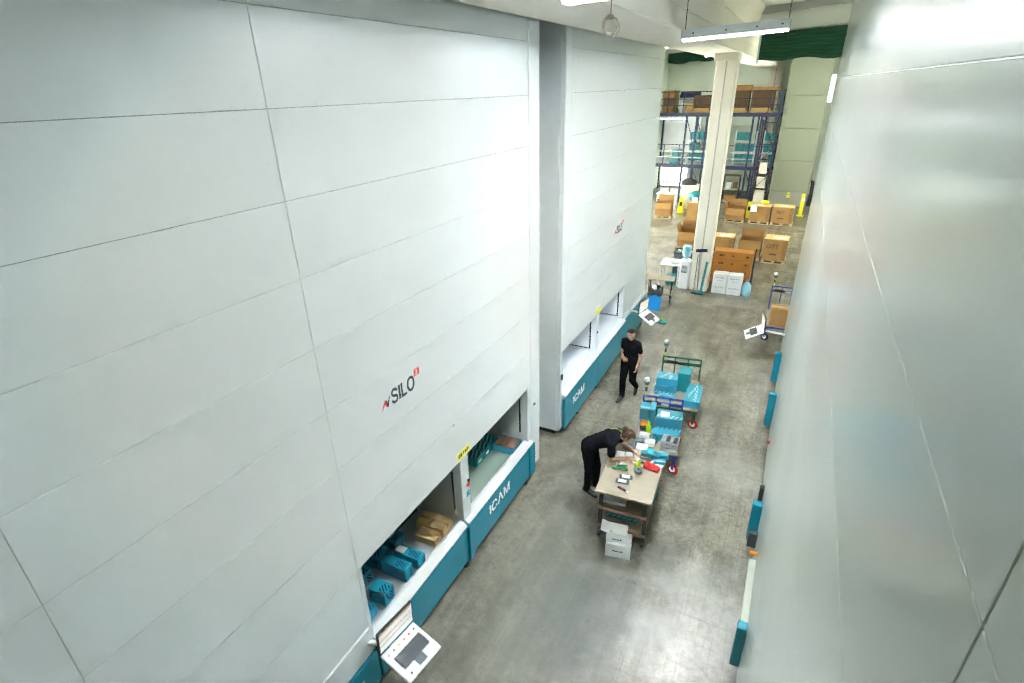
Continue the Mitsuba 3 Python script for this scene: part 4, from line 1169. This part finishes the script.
part(k, 'sheet', trimesh.convex.convex_hull(np.array([(x, -.12 - .02 * (1 - t), -.26 * t + .004) for x in (-.12, .16) for t in (0, 1)] + [(x, -.125 - .02 * (1 - t), -.26 * t + .004) for x in (-.12, .16) for t in (0, 1)])), 'paper')
k = thing('yellow_bag', 'yellow bag lying on the middle carton of the back row', 'bag', (-1.20, 29.5, .858))
m = trimesh.creation.icosphere(3, .2)
m.vertices *= [1, .7, .5]
m.vertices *= 1 + .3 * (meshkit.fbm(m.vertices * 9)[:, None] - .5)
m.apply_translation((0, 0, .09 - m.bounds[0][2] - .09))
part(k, 'bag', m, 'yellow_plastic', 30)
k = thing('teal_bag', 'teal bag resting on the carton behind the yellow cone', 'bag', (-4.32, 28.3, .988))
m = trimesh.creation.icosphere(3, .32)
m.vertices *= [1.05, .8, .8]
m.vertices *= 1 + .3 * (meshkit.fbm(m.vertices * 6 + 4)[:, None] - .5)
m.apply_translation((0, 0, -m.bounds[0][2]))
part(k, 'bag', m, 'plain_teal', 30)
part(k, 'paper_label', bx(-.12, .14, -.275, -.27, .02, .26), 'paper')


def cone(x, y, label, h=.8, rz=0):
    k = thing('caution_sign', label, 'floor sign', (x, y, 0), rz, None)
    for s in (-1, 1):
        v = np.array([(q * w, s * yy + t, z) for q in (-1, 1) for w, yy, z in ((.16, .17, 0), (.09, .015, h)) for t in (0, .012)])
        part(k, 'leaf', trimesh.convex.convex_hull(v), 'yellow_plastic')
    part(k, 'hinge', bx(-.09, .09, -.02, .03, h - .03, h), 'yellow_plastic')
    part(k, 'symbol', bx(-.06, .06, -.10, -.096, h * .45, h * .7), 'ink')
    return k


cone(-5.33, 30.3, 'yellow caution sign on the floor left of the concrete column')
cone(-1.93, 30.3, 'yellow caution sign between the open carton and the middle carton of the back row')
k = thing('guard_post', 'tall yellow guard post standing right of the olive tower', 'post', (.42, 31.6, 0))
part(k, 'post', cyl((0, 0, 0), (0, 0, 1.1), .09, 18), 'yellow_plastic', 30)
part(k, 'base_plate', cb(-.16, .16, -.16, .16, 0, .02, .003), 'yellow_plastic')
part(k, 'band', cyl((0, 0, .78), (0, 0, .88), .092, 18), 'white_plastic', 30)
k = thing('hose_bundle', 'dark cable bundle hanging by the right edge of the olive tower', 'cable')
part(k, 'bundle', tubepath([(.75, 33.88, 1.4), (.77, 33.86, 1.1), (.79, 33.86, .6), (.76, 33.88, .3), (.75, 33.9, .12)], .09, 10), 'black_rubber', True)
part(k, 'hook', bx(.635, .75, 33.95, 34.03, 1.38, 1.44), 'dark_steel')
k = thing('wrapped_load', 'tall film wrapped beige load behind the carton with the teal bag', 'wrapped pallet', (-5.05, 31.0, 0), 4)
m = trimesh.creation.box(extents=(.85, .8, 1.25))
m = m.subdivide().subdivide().subdivide()
m.vertices *= 1 + .12 * (meshkit.fbm(m.vertices * 4)[:, None] - .5)
m.apply_translation((0, 0, .10 - m.bounds[0][2]))
part(k, 'wrapped_goods', m, 'film_wrap', 40)
part(k, 'pallet_base', cat(*[bx(-.42, .42, a - .05, a + .05, 0, .10) for a in (-.33, 0, .33)]), 'pallet_wood')
m = trimesh.creation.icosphere(3, .38)
m.vertices *= 1 + .35 * (meshkit.fbm(m.vertices * 5 + 2)[:, None] - .5)
m.vertices *= [1, .8, .7]
m.apply_translation((-.12, .1, 1.42))
part(k, 'dark_sack', m, 'black_rubber', 40)
k = thing('hand_cart', 'small dark hand cart with a pale pink load in front of the bright door', 'cart', (-6.9, 33.0, 0), 0)
part(k, 'deck', cb(-.35, .35, -.3, .3, .12, .16, .004), 'dark_steel')
for sx in (-.3, .3):
    part(k, 'post', bx(sx - .02, sx + .02, .26, .30, .16, 1.1), 'dark_steel')
    for sy in (-.24, .24):
        part(k, 'wheel', cyl((sx - .02, sy, .06), (sx + .02, sy, .06), .06, 14), 'black_rubber')
part(k, 'handle', bx(-.32, .32, .26, .30, 1.08, 1.12), 'dark_steel')
part(k, 'load', cb(-.28, .28, -.25, .22, .162, .55, .02), 'film_wrap')
k = thing('board_trolley', 'low trolley with a white board top at the far left, near the tower edge', 'trolley', (-6.15, 30.2, 0))
part(k, 'board', cb(-.45, .45, -.3, .3, .95, 1.0, .005), 'white_plastic')
for sx in (-.4, .4):
    for sy in (-.26, .26):
        part(k, 'leg', bx(sx - .02, sx + .02, sy - .02, sy + .02, 0, .95), 'galvanised')

# ------------------------------------------------------------------ mezzanine
mz = thing('mezzanine', 'blue steel mezzanine with two decks in front of the far wall', 'mezzanine')
MX0, MX1, MY0, MY1 = -8.3, -1.36, 33.5, 37.3
D1, D2 = 2.05, 4.78
for zz_ in (D1, D2):
    part(mz, 'deck', cb(MX0, MX1, MY0 + .07, MY1, zz_ - .05, zz_, .004), 'galvanised')
    part(mz, 'edge_beam', cb(MX0, MX1, MY0, MY0 + .07, zz_ - .17, zz_ + .02, .004), 'navy_frame')
    part(mz, 'edge_beam', cb(MX0, MX1, MY1, MY1 + .07, zz_ - .17, zz_ + .02, .004), 'navy_frame')
    part(mz, 'edge_beam', cb(MX1 - .07, MX1, MY0 + .07, MY1, zz_ - .17, zz_, .004), 'navy_frame')
    for q in (-6.1, -5.0, -3.8, -2.65):
        part(mz, 'joist', bx(q - .04, q + .04, MY0 + .07, MY1, zz_ - .16, zz_ - .05), 'navy_frame')
for xx in (-8.2, -6.1, -5.55, -5.0, -2.65, -2.25, -1.42):
    for yy in (MY0 + .035, MY1 + .035):
        part(mz, 'post', bx(xx - .045, xx + .045, yy - .045, yy + .045, 0, D2 + 1.08 if xx in (-8.2, -1.42) else D2 - .17), 'navy_frame')
for z0, z1, xa, xb in ((D1, D2, -6.1, -5.55), (D1, D2, -5.55, -5.0), (0, D1, -6.1, -5.55), (0, D1, -5.55, -5.0), (D1, D2, -2.25, -1.42), (0, D1, -2.65, -2.25)):
    part(mz, 'brace', bar((xa, MY0 + .035, z1 - .2), (xb, MY0 + .035, z0 + .9), .035), 'navy_frame')
    part(mz, 'brace', bar((xa, MY0 + .035, z0 + .1), (xb, MY0 + .035, z0 + 1.0), .035), 'navy_frame')
for zz_, xx0 in ((D1, MX0), (D2, MX0)):
    for q in (.40, .72, 1.08):
        part(mz, 'guard_rail', bx(xx0, MX1, MY0 + .01, MY0 + .05, zz_ + q - .02, zz_ + q + .02), 'navy_frame' if q > 1 or zz_ > 3 else 'galvanised')
    for xx in (-8.1, -7.2, -6.35, -4.3, -3.75, -2.0):
        part(mz, 'rail_post', bx(xx - .025, xx + .025, MY0 + .01, MY0 + .05, zz_, zz_ + 1.1), 'navy_frame')
    for q in (.40, .72, 1.08):
        part(mz, 'guard_rail', bx(MX1 - .06, MX1 - .02, MY0, MY1, zz_ + q - .02, zz_ + q + .02), 'blue_frame')

# goods on the upper deck
for i, (x, w, h, m, lab) in enumerate((
        (-3.58, 1.05, 1.06, 'card_dark', 'dark brown stack of flat cartons on the upper deck right of the column'),
        (-2.38, 1.12, 1.06, 'card_dark', 'dark brown stack of flat cartons on the upper deck, second from the column'),
        (-5.45, .95, .88, 'card_dark', 'brown carton stack on the upper deck just left of the column'))):
    k = thing('board_stack', lab, 'carton stack', (x, 34.5, D2 + .001), 0, 'carton stacks on the upper deck')
    part(k, 'pallet_base', bx(-w / 2, w / 2, -.4, .4, 0, .1), 'kraft')
    n = 12
    for j in range(n):
        xa = -w / 2 + j * w / n
        part(k, 'board_bundle', bx(xa, xa + w / n - .014, -.4 - .012 * (j % 2), .4, .1, h), m, share=('bd', w, h, j))
    part(k, 'pale_base_carton', cb(-w * .45, w * .40, -.46, -.42, .02, .24, .004), 'kraft')
for lab, x, w, z, h, m in (('ochre carton laid on the dark stack right of the column on the upper deck', -3.55, 1.08, 1.062, .30, 'cardboard'), ('long ochre carton laid on the second dark stack of the upper deck', -2.30, 1.35, 1.062, .20, 'cardboard'),
                           ('brown carton on the upper deck at the far left, bottom of three', -7.35, .60, 0, .36, 'cardboard'), ('brown carton on the upper deck at the far left, middle of three', -7.35, .56, .361, .42, 'card_dark'),
                           ('ochre carton on the upper deck at the far left, top of three', -7.35, .60, .782, .36, 'cardboard'), ('grey carton on the upper deck below the dark blue sheets', -6.55, .30, 0, .50, 'grey_carton'), ('low ochre carton on the upper deck left of the brown stack', -6.14, .42, 0, .48, 'kraft')):
    carton(x, 34.5 if z < 1 else 34.45, D2 + .001 + z, 0, w, .6, h, m, lab, tape=None)
k = thing('folded_sheets', 'dark blue folded sheets piled at rail height on the upper deck left of the column', 'sheet pile', (-6.35, 35.3, D2 + .001))
part(k, 'stand', bx(-.5, .5, -.3, .3, 0, .75), 'galvanised')
for i in range(4):
    part(k, 'sheet', cb(-.56 + .03 * i, .56 - .04 * (i % 2), -.36, .36, .752 + i * .085, .83 + i * .085, .02), 'navy_frame')
k = thing('leaning_board', 'olive board standing upright beside the three cartons on the upper deck', 'board', (-6.96, 34.6, D2 + .001), 0)
part(k, 'board', cb(-.07, .07, -.3, .3, 0, 1.12, .01), 'olive_board')
part(k, 'edge', bx(-.075, -.07, -.3, .3, .02, 1.1), 'shelf_brown')

# teal bins on the lower deck, on racks
for rx, n, ys in ((-5.45, 2, 34.7), (-2.95, 2, 34.7), (-1.72, 1, 34.7)):
    k = thing('bin_rack', {-5.45: 'steel rack of teal bins on the lower deck left of the column', -2.95: 'steel rack of teal bins on the lower deck right of the column', -1.72: 'narrow steel rack of teal bins at the right end of the lower deck'}[rx], 'rack', (rx, ys, D1 + .001))
    w = .52 if n == 2 else .30
    for sx in (-w, w):
        for sy in (-.25, .25):
            part(k, 'upright', bx(sx - .02, sx + .02, sy - .02, sy + .02, 0, 1.8), 'galvanised')
    for q in (.10, .68, 1.26):
        part(k, 'shelf', bx(-w, w, -.26, .26, q, q + .025), 'galvanised')
    root = k
    for si, q in enumerate((.127, .707, 1.287)):
        for j in range(n * 2):
            if rng.random() < .12:
                continue
            xx = rx - w + (j + .5) * 2 * w / (n * 2)
            b = thing('teal_bin', f'teal bin, {("first", "second", "third", "fourth")[j]} from the left on the {("bottom", "middle", "top")[si]} shelf of the {"left rack" if rx == -5.45 else "wide right rack" if rx == -2.95 else "narrow rack"}', 'bin', (xx, ys, D1 + .001 + q), 0, f'teal bins {("bottom", "middle", "top")[si]} shelf {("left", "right", "narrow")[(rx > -5) + (rx > -2)]} rack')
            part(b, 'body', trimesh.convex.convex_hull(np.array([(s * (.10 + .01 * t), u * (.20 + .02 * t), t * .38) for s in (-1, 1) for u in (-1, 1) for t in (0, 1)])), 'plain_teal', share='tealbin')
            part(b, 'rim', cat(bx(-.118, .118, -.228, -.21, .36, .385), bx(-.118, .118, .21, .228, .36, .385)), 'plain_teal', share='tealrim')
for lab, x, z in (('teal bin by itself at rail height on the lower deck at the left', -6.62, .42), ('teal bin on the floor of the lower deck at the left', -6.62, 0)):
    if z:
        s = thing('bin_stand', 'small steel stand under the left teal bin of the lower deck', 'stand', (x, 34.4, D1 + .001))
        for sx in (-.2, .2):
            for sy in (-.15, .15):
                part(s, 'leg', bx(sx - .015, sx + .015, sy - .015, sy + .015, 0, .40), 'dark_steel')
        part(s, 'top', bx(-.22, .22, -.18, .18, .40, .415), 'dark_steel')
    b = thing('teal_bin', lab, 'bin', (x, 34.4 if z else 33.95, D1 + .002 + z))
    part(b, 'body', trimesh.convex.convex_hull(np.array([(s * (.24 + .02 * t), u * (.15 + .02 * t), t * .30) for s in (-1, 1) for u in (-1, 1) for t in (0, 1)])), 'plain_teal')
    part(b, 'rim', bx(-.265, .265, -.18, -.16, .28, .305), 'plain_teal')
# shelving and stair frame at the right end, ground level
k = thing('steel_shelf', 'grey steel shelf with dark boxes under the mezzanine right of the column', 'shelf', (-3.3, 33.95, 0))
for sx in (-.42, .42):
    for sy in (-.25, .25):
        part(k, 'upright', bx(sx - .02, sx + .02, sy - .02, sy + .02, 0, 1.55), 'dark_steel')
for q in (.10, .80, 1.50):
    part(k, 'shelf', bx(-.44, .44, -.27, .27, q, q + .03), 'galvanised' if q < 1 else 'shelf_brown')
carton(-3.45, 33.95, .832, 0, .30, .3, .34, 'grey_carton', 'grey carton on the steel shelf under the mezzanine', tape=None)
carton(-3.10, 33.95, .832, 0, .22, .3, .28, 'card_dark', 'dark carton on the steel shelf under the mezzanine', tape=None)
carton(-3.3, 33.95, .132, 0, .60, .4, .30, 'cardboard', 'brown carton on the bottom of the steel shelf under the mezzanine', tape=None)
k = thing('lift_frame', 'dark steel lift frame with pale wrapped goods at the right end of the mezzanine', 'lift frame', (-1.72, 32.6, 0))
for sx in (-.36, .36):
    for sy in (-.3, .3):
        part(k, 'upright', bx(sx - .025, sx + .025, sy - .025, sy + .025, 0, 4.5), 'dark_steel')
for q in (.35, 1.1, 1.85, 2.6, 3.35, 4.4):
    part(k, 'cross_bar', bx(-.36, .36, -.32, -.28, q - .02, q + .02), 'dark_steel')
    part(k, 'cross_bar', bx(-.38, -.34, -.3, .3, q - .02, q + .02), 'dark_steel')
    part(k, 'cross_bar', bx(.34, .38, -.3, .3, q - .02, q + .02), 'dark_steel')
for q in (1.1, 2.6):
    part(k, 'brace', bar((-.36, -.3, q), (.36, -.3, q + .75), .025), 'dark_steel')
part(k, 'platform', bx(-.36, .36, -.3, .3, .30, .35), 'dark_steel')
for i, (z, h, w) in enumerate(((.352, .70, .5), (1.12, .6, .42), (1.87, .55, .36))):
    m = trimesh.creation.box(extents=(w, .4, h)).subdivide().subdivide().subdivide()
    m.vertices *= 1 + .25 * (meshkit.fbm(m.vertices * 5 + i)[:, None] - .5)
    m.apply_translation((0.0, 0, z - m.bounds[0][2]))
    if i:
        part(k, 'platform', bx(-.36, .36, -.3, .3, z - .03, z - .002), 'dark_steel')
    part(k, 'wrapped_goods', m, 'film_wrap', 40)


# ------------------------------------------------------------------ people
def sph(p, r, n=16):
    return m3.Manifold.sphere(float(r), n).translate(tuple(map(float, p)))


def bones(chains, n=16):
    out = []
    for ch in chains:
        for (a, ra), (b, rb) in zip(ch[:-1], ch[1:]):
            out.append(m3.Manifold.batch_hull([sph(a, ra, n), sph(b, rb, n)]))
    return m3.Manifold.batch_boolean(out, m3.OpType.Add)


def to_tri(man, edge, it=8, lamb=.5):
    man = man.refine_to_length(edge)
    mm = man.to_mesh()
    t = trimesh.Trimesh(mm.vert_properties[:, :3], mm.tri_verts, process=True)
    t.merge_vertices()
    if it:
        trimesh.smoothing.filter_taubin(t, lamb=lamb, nu=lamb + .03, iterations=it)
    return t


def V(*a):
    return np.array(a, float)


def nrm(v):
    return v / np.linalg.norm(v)


def hand(wrist, d, nrmal, side, curl=.4, s=1.0):
    """wrist point, finger direction, palm normal (the way the palm faces), side +1/-1: which way the thumb leaves; returns bone chains"""
    d = nrm(d)
    n_ = nrm(nrmal - d * np.dot(nrmal, d))
    w = np.cross(n_, d) * side
    ch = []
    palm0, palm1 = wrist + d * .01, wrist + d * .085 * s
    for q in (-.028, -.010, .010, .028):
        ch.append([(palm0 + w * q * .7, .016 * s), (palm1 + w * q, .0135 * s)])
    for a, b in ((-.028, -.010), (-.010, .010), (.010, .028)):
        ch.append([(palm1 + w * a, .0125 * s), (palm1 + w * b, .0125 * s)])
    for q, L in zip((.030, .010, -.010, -.029), (.072, .080, .074, .058)):
        p = palm1 + w * q
        dd, ln = d.copy(), (.45, .31, .24)
        c = [(p, .0095 * s)]
        a = 0.0
        for k_, f_ in enumerate(ln):
            a += curl * (.7, 1.0, .8)[k_]
            dd = d * math.cos(a) + n_ * math.sin(a) + w * q * .8
            p = p + nrm(dd) * L * f_ * s
            c.append((p, (.0090, .0083, .0072)[k_] * s))
        ch.append(c)
    p = wrist + d * .028 + w * .026
    c = [(p, .013 * s)]
    for k_, (L, r) in enumerate(((.036, .0115), (.030, .0100), (.024, .0085))):
        p = p + nrm(d * (.55 + .2 * k_) + w * (.75 - .25 * k_) + n_ * (.25 + .2 * k_)) * L * s
        c.append((p, r * s))
    ch.append(c)
    return ch


def head_parts(k, body, c, f, u, hairmat, bun=True):
    """extra head children; c: head centre, f: face direction, u: up. Returns head chains for the skin"""
    f = nrm(f)
    u = nrm(u - f * np.dot(u, f))
    r = np.cross(f, u)

    def P(a, b, c_):
        return c + f * a + r * b + u * c_
    for s in (-1, 1):
        m = trimesh.creation.icosphere(2, .0115)
        m.vertices *= [1, 1, .75]
        m.apply_translation(P(.0835, s * .031, .004))
        e = part(k, 'eye', m, 'paper', True)
        m = trimesh.creation.icosphere(2, .0062)
        m.apply_translation(P(.0925, s * .031, .004))
        part(e, 'iris', m, 'hair_dark', True)
        part(k, 'eyebrow', tubepath([P(.086, s * .018, .026), P(.0885, s * .030, .031), P(.080, s * .047, .025)], .0038), hairmat, True)
    part(k, 'mouth', tubepath([P(.080, -.022, -.051), P(.0885, -.008, -.048), P(.0885, .008, -.048), P(.080, .022, -.051)], .0052), 'lip', True)
    # hair cap: a shell round the skull, open at the face
    m = trimesh.creation.icosphere(4, 1.0)
    v = m.vertices.copy()
    keep = ~((v[:, 0] > .30) & (v[:, 2] < .50 + .25 * np.abs(v[:, 1]))) & ~((v[:, 2] < -.45) & (v[:, 0] > -.35))
    fm = keep[m.faces].all(1)
    m.update_faces(fm)
    m.remove_unreferenced_vertices()
    v = m.vertices
    off = 1 + .05 * (meshkit.fbm(v * 7)[:, None] - .5)
    q = v * off * [.104, .093, .119] + [-.004, 0, .014]
    inner = v * [.080, .066, .094] + [-.004, 0, .014]
    n = len(q)
    e = m.edges_sorted
    uq, cnt = np.unique(e, axis=0, return_counts=True)
    fr = [tuple(x) for x in uq[cnt == 1]]
    F_ = list(m.faces) + [list(x[::-1] + n) for x in m.faces]
    for a, b in fr:
        F_ += [[a, b, b + n], [a, b + n, a + n], [b, a, b + n], [b + n, a, a + n]]
    w = np.vstack([q, inner])
    w = c + w[:, :1] * f + w[:, 1:2] * (-r) + w[:, 2:3] * u
    hr = part(k, 'hair', trimesh.Trimesh(w, np.array(F_), process=False), hairmat, True)
    if bun:
        m = trimesh.creation.icosphere(3, .046)
        m.vertices *= 1 + .2 * (meshkit.fbm(m.vertices * 60)[:, None] - .5)
        m.apply_translation(P(-.115, 0, .035))
        part(hr, 'hair_bun', m, hairmat, True)
    else:
        part(hr, 'hair_tail', to_tri(bones([[(P(-.095, 0, .02), .034), (P(-.125, 0, -.04), .036), (P(-.125, .01, -.12), .030), (P(-.11, .015, -.19), .014)]]), .012, 6), hairmat, True)
    H = [[(P(0, 0, .025), .089), (P(.022, 0, -.035), .070)], [(P(-.02, 0, .02), .088), (P(.0, 0, .03), .088)], [(P(.022, 0, -.035), .070), (P(.052, 0, -.082), .030)], [(P(.03, 0, -.04), .058), (P(.058, 0, -.04), .040)],
         [(P(.085, 0, .008), .010), (P(.104, 0, -.022), .0125)], [(P(.104, 0, -.022), .0125), (P(.094, -.010, -.026), .009)], [(P(.104, 0, -.022), .0125), (P(.094, .010, -.026), .009)]]
    for s in (-1, 1):
        H.append([(P(-.005, s * .082, .016), .012), (P(-.002, s * .084, -.020), .010)])
        H.append([(P(-.012, s * .088, .018), .008), (P(-.010, s * .088, -.008), .008)])
    return H


def person(label, loc, rz, J, hairmat, bun, head_f, head_u, hands):
    """J: joints in a local frame that faces +x, left is +y"""
    k = thing('person', label, 'person', loc, rz)
    hc = J['head']
    Hc = head_parts(k, None, hc, head_f, head_u, hairmat, bun)
    sk = list(Hc)
    sk.append([(J['neck'], .052), (hc - nrm(head_u) * .06 - nrm(head_f) * .015, .050)])
    sk.append([(J['chest'], .11), (J['neck'], .055)])
    tors = [[(J['hipL'], .105), (J['hipR'], .105)], [(J['hip'], .115), (J['waist'], .105)], [(J['hipL'], .10), (J['waist'], .09)], [(J['hipR'], .10), (J['waist'], .09)]]
    wl, wr = J['waist'] + nrm(J['hipL'] - J['hipR']) * .045, J['waist'] - nrm(J['hipL'] - J['hipR']) * .045
    cl, cr = J['chest'] + nrm(J['shL'] - J['shR']) * .055, J['chest'] - nrm(J['shL'] - J['shR']) * .055
    tors += [[(wl, .088), (cl, .105)], [(wr, .088), (cr, .105)], [(cl, .105), (cr, .105)], [(wl, .088), (wr, .088)], [(cl, .10), (J['shL'], .058)], [(cr, .10), (J['shR'], .058)], [(J['shL'], .055), (J['neck'] - (J['neck'] - J['chest']) * .2, .058)], [(J['shR'], .055), (J['neck'] - (J['neck'] - J['chest']) * .2, .058)]]
    arms, sleeves, legs, trous = [], [], [], []
    for s in 'LR':
        sh, el, wr_ = J['sh' + s], J['el' + s], J['wr' + s]
        arms.append([(sh, .050), (sh + (el - sh) * .5, .045), (el, .036), (el + (wr_ - el) * .3, .037), (wr_, .026)])
        sleeves.append([(sh, .068), (sh + (el - sh) * .35, .064), (sh + (el - sh) * .62, .062)])
        hp, kn, an, toe = J['hip' + s], J['kn' + s], J['an' + s], J['toe' + s]
        legs.append([(hp, .085), (hp + (kn - hp) * .5, .070), (kn, .052), (kn + (an - kn) * .3, .052), (an, .036)])
        trous.append([(hp, .108), (hp + (kn - hp) * .4, .092), (kn, .070), (kn + (an - kn) * .35, .068), (kn + (an - kn) * .93, .056)])
        heel = an - nrm(toe - an) * .05 + V(0, 0, -.02)
        ball = an + (toe - an) * .62
        sh_m = to_tri(bones([[(heel + V(0, 0, -.0), .038), (ball, .042), (toe, .034)], [(an + V(0, 0, .02), .046), (heel, .036)], [(an + V(0, 0, .02), .046), (ball, .040)]]), .014, 6)
        shk = part(k, 'shoe', sh_m, 'shoe_black', True)
    hh = []
    for s, (d, n_, side, curl) in hands.items():
        hh += hand(J['wr' + s], d, n_, side, curl)
    body = to_tri(bones(sk + tors + arms + legs), .012, 8)
    hd = m3.Manifold.batch_boolean([bones([c_]) for c_ in hh], m3.OpType.Add)
    # one continuous skin: body with the hands joined before the final mesh
    bm = bones(sk + [[(a, r * .96) for a, r in c_] for c_ in tors + arms + legs])
    allm = (bm + hd).refine_to_length(.0085)
    mm = allm.to_mesh()
    t = trimesh.Trimesh(mm.vert_properties[:, :3], mm.tri_verts, process=True)
    trimesh.smoothing.filter_taubin(t, lamb=.45, nu=.48, iterations=6)
    part(k, 'body', t, 'skin', True)
    hem = J['hip'] + (J['waist'] - J['hip']) * .15
    shirt = [[(a, r + .018) for a, r in c_] for c_ in tors[4:]] + sleeves + [[(J['chest'], .128), (J['chest'] + (J['neck'] - J['chest']) * .8, .082)]] + [[(J['waist'], .125), (hem, .135)], [(wl, .106), (J['hipL'] + (wl - J['hipL']) * .35, .118)], [(wr, .106), (J['hipR'] + (wr - J['hipR']) * .35, .118)]]
    sm = to_tri(bones(shirt), .016, 8)
    nz = meshkit.fbm(sm.vertices * 9, 3)[:, None] - .5
    sm.vertices += sm.vertex_normals * nz * .016
    part(k, 'shirt', sm, 'shirt_black', True)
    tm = to_tri(bones(trous + [[(J['hipL'], .115), (J['hipR'], .115)], [(J['hip'], .122), (J['hip'] + (J['waist'] - J['hip']) * .4, .115)]]), .016, 8)
    nz = meshkit.fbm(tm.vertices * 8 + 5, 3)[:, None] - .5
    tm.vertices += tm.vertex_normals * nz * .014
    part(k, 'trousers', tm, 'trouser_black', True)
    return k


# the woman walking up the aisle: local +x is the way she faces
J = dict(hip=V(0, 0, .93), hipL=V(-.01, .085, .90), hipR=V(.02, -.085, .90), waist=V(.01, 0, 1.08), chest=V(.015, 0, 1.27), neck=V(.03, 0, 1.435), head=V(.055, 0, 1.565),
         shL=V(.03, .155, 1.365), shR=V(0, -.155, 1.365), elL=V(-.02, .225, 1.11), wrL=V(.11, .205, .90), elR=V(-.07, -.215, 1.12), wrR=V(.13, -.13, 1.05),
         knL=V(.05, .10, .50), anL=V(-.26, .09, .20), toeL=V(-.155, .10, .062), knR=V(.13, -.085, .49), anR=V(.13, -.08, .085), toeR=V(.31, -.10, .034))
person('person in black t-shirt and trousers walking up the aisle, one hand at the waist', (-2.52, 10.35, 0), -98, J, 'hair_dark', False, V(.92, .35, -.18), V(.05, 0, 1),
       {'L': (V(.35, -.05, -1), V(-.2, -1, 0), -1, .35), 'R': (V(.55, .85, -.1), V(-.7, .4, -.3), 1, .45)})
# the person bent over the bench, facing the bench (+x)
J = dict(hip=V(-.16, 0, .94), hipL=V(-.14, .09, .92), hipR=V(-.14, -.09, .92), waist=V(.00, 0, 1.07), chest=V(.18, 0, 1.18), neck=V(.36, 0, 1.26), head=V(.475, 0, 1.30),
         shL=V(.27, .175, 1.20), shR=V(.27, -.175, 1.19), elL=V(.34, .25, .955), wrL=V(.57, .15, .945), elR=V(.30, -.24, .955), wrR=V(.53, -.07, .945),
         knL=V(-.03, .11, .49), anL=V(-.04, .10, .09), toeL=V(.13, .12, .034), knR=V(-.10, -.10, .49), anR=V(-.12, -.09, .09), toeR=V(.05, -.12, .034))
pb = person('person in black clothes bending over the packing bench and writing', (-2.15, 7.10, 0), 0, J, 'hair_brown', True, V(.62, .0, -.78), V(.80, 0, .6),
            {'L': (V(.9, -.4, -.15), V(0, 0, -1), -1, .30), 'R': (V(.95, .25, -.12), V(0, .1, -1), 1, .55)})
part(pb, 'lanyard', tubepath([(.05, .10, 1.215), (.16, .085, 1.29), (.27, .075, 1.335), (.355, .04, 1.335), (.385, .0, 1.325), (.375, -.05, 1.305)], .007), 'lime_cloth', True)
part(pb, 'pen', cyl((.615, -.01, .925), (.57, -.025, 1.05), .005, 8), 'ink')
